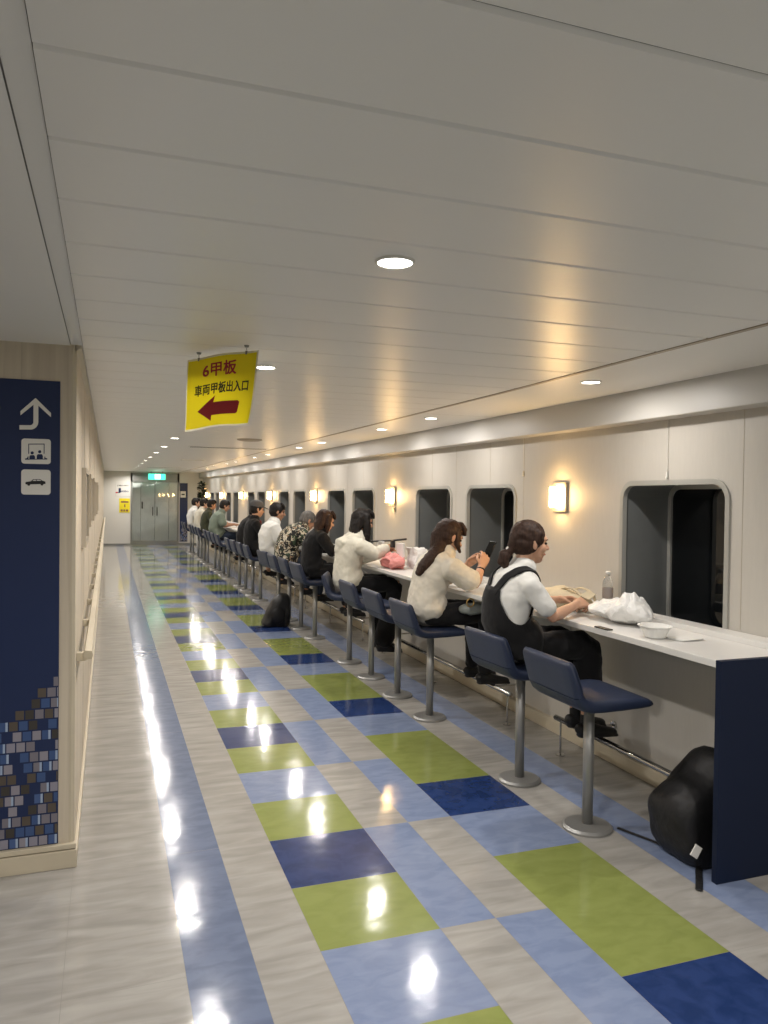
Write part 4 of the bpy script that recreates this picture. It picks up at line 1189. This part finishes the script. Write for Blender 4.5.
# white plastic bag near the bowl
bm = B(); bmesh.ops.create_icosphere(bm, subdivisions=5, radius=1)
for v in bm.verts:
    x, y, z = v.co
    k = max(0, z)
    v.co = V((2.60+x*.12*(1-.35*k), 3.48+y*.23*(1-.3*k)-.05*k, CT+.048+z*(.075 if z > 0 else .047)+ (.03*k if y < 0 else 0)))
for v in bm.verts:
    p = v.co.copy(); n1 = noise.noise_vector(p*9)*.028; n2 = abs(noise.noise(p*19))*.034
    v.co += V((n1.x, n1.y, n1.z*.6 + n2)); v.co.z = max(v.co.z, CT)
tag(new('plastic_bag', bm, M['plastic'], smooth=False), 'crumpled white plastic bag on the counter before the woman in black overalls', 'bag')
# foam bowl
t = thing('takeaway_bowl', 'empty white takeaway container on the counter near the end panel', 'container', (2.46, 3.03, CT))
bm = B(); n = 32; prof = [(.0, .0), (.040, .0), (.046, .004), (.066, .052), (.076, .054), (.076, .058), (.064, .057), (.042, .008), (0, .007)]
rings = []
for a, z in prof[1:-1]: rings.append([bm.verts.new((a*math.cos(2*PI*k/n), a*1.15*math.sin(2*PI*k/n), z)) for k in range(n)])
for r0, r1_ in zip(rings, rings[1:]):
    for k in range(n): bm.faces.new((r0[k], r0[(k+1) % n], r1_[(k+1) % n], r1_[k]))
bm.faces.new(rings[0][::-1]); bm.faces.new(rings[-1]); new('bowl', bm, M['foam'], t, smooth=False)
bm = B(); prism(bm, rrect(-.07, -.055, .07, .055, .02), 'z', 0, .004)
Rm = Matrix.Translation((.11, -.08, .004)) @ Matrix.Rotation(-.04, 4, 'Y'); 
for v in bm.verts: v.co = Rm @ v.co
new('lid', bm, M['foam'], t)
# bottle
def bottle(x, y, z, lab, s=1.0):
    t = thing('water_bottle', lab, 'bottle', (x, y, z)); n = 22
    prof = [(.0, .0), (.028, 0), (.031, .006), (.031, .125), (.029, .14), (.013, .172), (.012, .185)]
    def lathe(prof, m, nm):
        bm = B(); rings = [[bm.verts.new((max(a, .0005)*s*math.cos(2*PI*k/n), max(a, .0005)*s*math.sin(2*PI*k/n), zz*s)) for k in range(n)] for a, zz in prof]
        for r0, r1_ in zip(rings, rings[1:]):
            for k in range(n): bm.faces.new((r0[k], r0[(k+1) % n], r1_[(k+1) % n], r1_[k]))
        bm.faces.new(rings[0][::-1]); bm.faces.new(rings[-1]); return new(nm, bm, m, t, smooth=True)
    lathe(prof, M['clear'], 'bottle_body'); lathe([(.0315, .045), (.0318, .047), (.0318, .105), (.0315, .107)], M['blabel'], 'label'); lathe([(.0145, .178), (.0145, .200), (.012, .203)], M['whitep'], 'cap')
bottle(2.79, 3.86, CZ+.0295, 'clear plastic bottle with white cap on the ledge by the nearest window')
bottle(2.62, 4.50, CT, 'small clear bottle behind the back of the woman in black overalls', .85)
# beige bag with handles
t = thing('tote_bag', 'soft beige handbag with looped handles on the counter behind the white plastic bag', 'bag', (2.60, 4.03, CT))
bm = B(); bmesh.ops.create_icosphere(bm, subdivisions=4, radius=1)
for v in bm.verts:
    v.co = V((v.co.x*.10, v.co.y*.255, .058+v.co.z*.060)); n1 = noise.noise_vector(v.co*11)*.022; v.co += n1; v.co.z = max(v.co.z, 0)
new('bag_body', bm, M['beige'], t, smooth=True)
for k, (yo, xo) in enumerate(((-.10, -.045), (-.14, .02))):
    bm = B(); pts = [(xo+.02, yo+.12*math.cos(a), .075+.055*math.sin(a)) for a in [PI*i/10 for i in range(11)]]
    tube(bm, pts, [(.010, .006)]*11, 8, side=(1, 0, 0)); new('handle', bm, M['beige'], t, smooth=True)
# things in the hands
bm = B(); box(bm, (-.035, -.03, -.004), (.035, .03, .004), .002)
o = new('wrapped_snack', bm, M['beige']); o.location = (2.60, 3.78, 1.02); o.rotation_euler = (.3, -.4, .3); tag(o, 'small beige packet held in both hands by the woman in black overalls', 'packet')
t = thing('smartphone', 'dark smartphone held up in front of the woman in a cream T-shirt', 'phone', (2.60, 5.00, 1.205)); t.rotation_euler = (.1, -1.0, .35)
bm = B(); box(bm, (-.064, -.033, -.004), (.064, .033, .004), .003); new('case', bm, M['dark'], t)
bm = B(); box(bm, (-.060, -.030, .0042), (.060, .030, .0048)); new('screen', bm, M['glass'], t)
bm = B(); box(bm, (2.35, 3.25, CT), (2.385, 3.36, CT+.006), .002); o = new('pen_case', bm, M['dark']); tag(o, 'thin black object lying at the counter edge before the white plastic bag', 'phone')
# purse on the lap of the phone woman
t = thing('shoulder_bag', 'grey satin pouch with a gold ring on the lap of the woman with a phone', 'bag', (2.40, 4.86, .80))
bm = B(); bmesh.ops.create_icosphere(bm, subdivisions=4, radius=1)
for v in bm.verts: v.co = V((v.co.x*.10, v.co.y*.06, v.co.z*.045)); v.co += noise.noise_vector(v.co*16)*.012
new('pouch', bm, M['greyb'], t, smooth=True)
bm = B(); pts = [(-.04+.028*math.cos(a), -.045, .05+.028*math.sin(a)) for a in [2*PI*i/16 for i in range(17)]]; tube(bm, pts, [.005]*17, 8, side=(0, 1, 0)); new('ring', bm, M['gold'], t, smooth=True)
# counter clutter between the phone woman and the hoodie woman
blob('crumpled_wrapper', (2.62, 5.40, CT+.03), (.09, .12, .03), M['plastic'], 'crumpled white wrapper on the counter beyond the woman with a phone', 'wrapper', .03, 14, seed=4, zmin=CT)
blob('cloth_pouch', (2.68, 4.72, CT+.025), (.06, .14, .025), M['beige'], 'low beige pouch on the counter between the two nearest women', 'pouch', .01, 14, seed=6, zmin=CT)
blob('pink_bag', (2.50, 6.72, CT+.06), (.09, .20, .055), M['pinkb'], 'crumpled pink plastic bag on the counter before the woman in a hoodie', 'bag', .06, 13, seed=2, zmin=CT)
bm = B(); box(bm, (2.50, 6.02, CT), (2.62, 6.22, CT+.06), .004); tag(new('clear_box', bm, M['foam']), 'small pale box on the counter beside the pink plastic bag', 'box')
for k, (x, y, hh, m, lab) in enumerate(((2.66, 6.42, .085, M['brown'], 'small brown bottle between the pink bag and the pale box'), (2.70, 6.25, .075, M['pinkb'], 'small pink pot behind the pale box'), (2.64, 5.86, .065, M['beige'], 'small beige pot in front of the pale box'), (2.68, 6.06, .08, M['brown'], 'small brown jar behind the pale box'))):
    t = thing('small_jar', lab, 'jar', (x, y, CT))
    bm = B(); tube(bm, [(0,0,0), (0,0,hh*.75)], [.020, .020], 16, cap='flat'); new('jar_body', bm, m, t)
    bm = B(); tube(bm, [(0,0,hh*.75), (0,0,hh)], [.016, .016], 16, cap='flat'); new('lid', bm, M['whitep'], t)
bm = B(); prism(bm, [(2.37, 5.70), (2.60, 5.62), (2.63, 5.98), (2.40, 6.08)], 'z', CT, CT+.002); tag(new('paper_sheet', bm, M['paper']), 'white paper sheet lying on the counter before the pale box', 'paper')
# white paper bag with a dark bar held by the hoodie woman
t = thing('selfie_stick', 'thin black bar with clipped white papers held up by the woman in a hoodie', 'stick', (0, 0, 0))
bm = B(); tube(bm, [(2.46, 7.25, 1.135), (2.53, 6.84, 1.165), (2.58, 6.62, 1.19)], [.009, .009, .010], 10); new('bar', bm, M['dark'], t, smooth=True)
bm = B(); box(bm, (2.515, 6.80, 1.10), (2.545, 6.86, 1.17), .004); new('clamp', bm, M['dark'], t)
for k, (y, z0, x) in enumerate(((7.06, 1.03, 2.49), (6.70, 1.02, 2.56))):
    bm = B(); box(bm, (x-.012, y-.085, z0), (x+.012, y+.085, 1.15), .006); crumple(bm, .006, 20, k); new('paper_card', bm, M['paper'], t)
bm = B(); prism(bm, [(2.64, 6.50), (2.74, 6.48), (2.74, 6.72), (2.64, 6.74)], 'z', CT, CT+.19); bmesh.ops.subdivide_edges(bm, edges=bm.edges[:], cuts=7, use_grid_fill=True)
crumple(bm, .022, 14, 9, CT); tag(new('white_paper_bag', bm, M['paper']), 'upright crumpled white paper bag behind the pink plastic bag', 'bag')
# dark red bag and far clutter
t = thing('red_bag', 'dark red bag on the counter beyond the person in a black T-shirt', 'bag', (2.60, 14.6, CT+.012))
bm = B(); box(bm, (-.10, -.30, .0), (.10, .30, .20), .04, seg=4); crumple(bm, .02, 8); new('bag_body', bm, M['redb'], t, smooth=True)
bm = B(); tube(bm, [(0, -.12, .18), (0, -.08, .26), (0, .08, .26), (0, .12, .18)], [.010]*4, 8, side=(1, 0, 0)); new('handle', bm, M['redb'], t, smooth=True)
blob('grey_cloth', (2.48, 9.98, CT+.07), (.09, .14, .07), M['greyb'], 'bunched grey-blue cloth on the counter before the man in a white polo shirt', 'cloth', .03, 10, seed=5, zmin=CT)
# backpack leaning on the end panel
def backpack(loc, rz, lean, s, lab, w=.30, d=.17, h=.44, patch=True):
    t = thing('backpack', lab, 'backpack', loc, rz)
    bm = B(); N = 28; rings = []
    prof = [(0, .80, .86), (.03, .98, 1.0), (.2, 1.04, 1.08), (.45, 1.0, 1.0), (.7, .90, .84), (.88, .74, .6), (.97, .5, .40), (1, .3, .2)]
    for z, a, b in prof:
        ring = []
        for k in range(N):
            an = 2*PI*k/N; c, sn = math.cos(an), math.sin(an)
            x = math.copysign(abs(c)**.6, c)*d/2*b + lean*z*h; y = math.copysign(abs(sn)**.6, sn)*w/2*a
            ring.append(bm.verts.new((x, y, z*h)))
        rings.append(ring)
    for r0, r1_ in zip(rings, rings[1:]):
        for k in range(N): bm.faces.new((r0[k], r0[(k+1) % N], r1_[(k+1) % N], r1_[k]))
    bm.faces.new(rings[0][::-1]); bm.faces.new(rings[-1])
    bmesh.ops.subdivide_edges(bm, edges=bm.edges[:], cuts=2, use_grid_fill=True)
    for v in bm.verts:
        v.co += noise.noise_vector(v.co*9)*.014; v.co.z = max(v.co.z, 0)
    new('bag_body', bm, M['bagb'], t, smooth=True)
    bm = B(); ell(bm, (-d*.52+lean*.3*h, 0, h*.32), (.03, w*.36, h*.26), None, 20, 14); new('front_pocket', bm, M['bagb'], t, smooth=True)
    bm = B(); tube(bm, [(lean*h*.9, -.04, h*.93), (lean*h*.95, -.02, h*1.03), (lean*h*.95, .02, h*1.03), (lean*h*.9, .04, h*.93)], [(.012, .004)]*4, 8, side=(1, 0, 0)); new('grab_handle', bm, M['bagb'], t, smooth=True)
    return t
def slumped(loc, outline, depth, lab, seed=0):
    t = thing('backpack', lab, 'backpack', loc)
    cx = sum(q[0] for q in outline)/len(outline); cz = sum(q[1] for q in outline)/len(outline)
    # resample the outline smoothly
    pts = []
    n = len(outline)
    for i in range(n):
        p0, p1, p2, p3 = [V((*outline[(i+k) % n], 0)) for k in (-1, 0, 1, 2)]
        for k in range(8):
            u = k/8
            pts.append(.5*((2*p1) + (p2-p0)*u + (2*p0-5*p1+4*p2-p3)*u*u + (3*p1-p0-3*p2+p3)*u**3))
    bm = B(); cols = []
    for q in (-1, -.97, -.88, -.7, -.4, 0, .4, .7, .88, .97, 1):
        f = (1-abs(q)**2.6)**.45*.34+.66 if abs(q) < 1 else .60
        cols.append([bm.verts.new((cx+(p.x-cx)*f, q*depth/2, max(.001, (cz+(p.y-cz)*f) - (1-f)*cz*.9))) for p in pts])
    N = len(pts)
    for c0, c1 in zip(cols, cols[1:]):
        for i in range(N): bm.faces.new((c0[i], c0[(i+1) % N], c1[(i+1) % N], c1[i]))
    bm.faces.new(cols[0]); bm.faces.new(cols[-1][::-1])
    bmesh.ops.triangulate(bm, faces=[f for f in bm.faces if len(f.verts) > 4])
    for v in bm.verts:
        v.co += noise.noise_vector(v.co*10+V((seed, 0, 0)))*.012; v.co.z = max(v.co.z, .001)
    new('bag_body', bm, M['bagb'], t, smooth=True)
    return t
bp = slumped((0, 2.74, 0), [(2.275, .235), (2.29, .13), (2.345, .012), (2.45, .0), (2.57, .0), (2.590, .2), (2.585, .42), (2.56, .47), (2.51, .455), (2.42, .375), (2.32, .31)], .27, 'slouching black backpack on the floor against the navy end panel')
bm = B(); tube(bm, [(2.49, -.14, .42), (2.50, -.16, .30), (2.53, -.165, .12)], [(.03, .012)]*3, 10, side=(1, 0, 0)); new('shoulder_strap', bm, M['bagb'], bp, smooth=True)
bm = B(); tube(bm, [(2.30, -.05, .25), (2.33, -.11, .14), (2.37, -.125, .03)], [.008]*3, 8); new('piping', bm, M['dark'], bp, smooth=True)
bm = B(); box(bm, (2.305, -.162, .078), (2.345, -.157, .128)); 
Rm = Matrix.Translation((2.325, -.16, .1)) @ Matrix.Rotation(.6, 4, 'Y') @ Matrix.Translation((-2.325, .16, -.1))
for v in bm.verts: v.co = Rm @ v.co
new('white_label', bm, M['whitep'], bp)
bm = B(); tube(bm, [(2.45, -.02, .010), (2.38, .12, .006), (2.335, .24, .006), (2.30, .33, .006)], [(.010, .003)]*4, 8, side=(1, 0, 0)); new('loose_strap', bm, M['bagb'], bp)
bm = B(); tube(bm, [(2.46, -.05, .012), (2.36, -.14, .006), (2.30, -.21, .006), (2.245, -.27, .006)], [(.014, .003)]*4, 8, side=(1, 0, 0)); new('loose_strap', bm, M['bagb'], bp)
b2 = slumped((0, 9.25, 0), [(1.76, .02), (1.80, .14), (1.86, .28), (1.95, .385), (2.04, .39), (2.09, .33), (2.10, .15), (2.07, .01), (1.9, .0)], .24, 'black backpack standing on the floor behind the stool of the patterned shirt', 4)
bm = B(); tube(bm, [(1.66, -.10, .006), (1.72, -.12, .01), (1.80, -.10, .02)], [(.010, .004)]*3, 8, side=(1, 0, 0)); new('loose_strap', bm, M['bagb'], b2)
bm = B(); ell(bm, (1.93, -.11, .14), (.09, .03, .10), None, 20, 12); new('front_pocket', bm, M['bagb'], b2, smooth=True)

# ------------------------------------------------------------------ camera
R = [[0.941790, -0.335968, 0.012543], [-0.005802, 0.021059, 0.999761], [0.336151, 0.941638, -0.017884]]   # right, up, forward
cam = bpy.data.cameras.new('camera'); co = bpy.data.objects.new('camera', cam); C.objects.link(co)
cam.sensor_fit = 'HORIZONTAL'; cam.sensor_width = 36; cam.lens = 36*774.139/768; cam.clip_start = .05; cam.clip_end = 200
mw = Matrix(((R[0][0], R[1][0], -R[2][0], 0), (R[0][1], R[1][1], -R[2][1], 0), (R[0][2], R[1][2], -R[2][2], 1.5637), (0, 0, 0, 1)))
co.matrix_world = mw
S.camera = co
w = bpy.data.worlds.new('night'); S.world = w; w.use_nodes = True
w.node_tree.nodes['Background'].inputs[0].default_value = (.01, .012, .02, 1); w.node_tree.nodes['Background'].inputs[1].default_value = .3
S.view_settings.view_transform = 'Standard'; S.view_settings.look = 'None'; S.view_settings.gamma = 1; S.view_settings.use_curve_mapping = False
S.view_settings.exposure = 0.16
S.cycles.max_bounces = 8; S.cycles.sample_clamp_indirect = 4
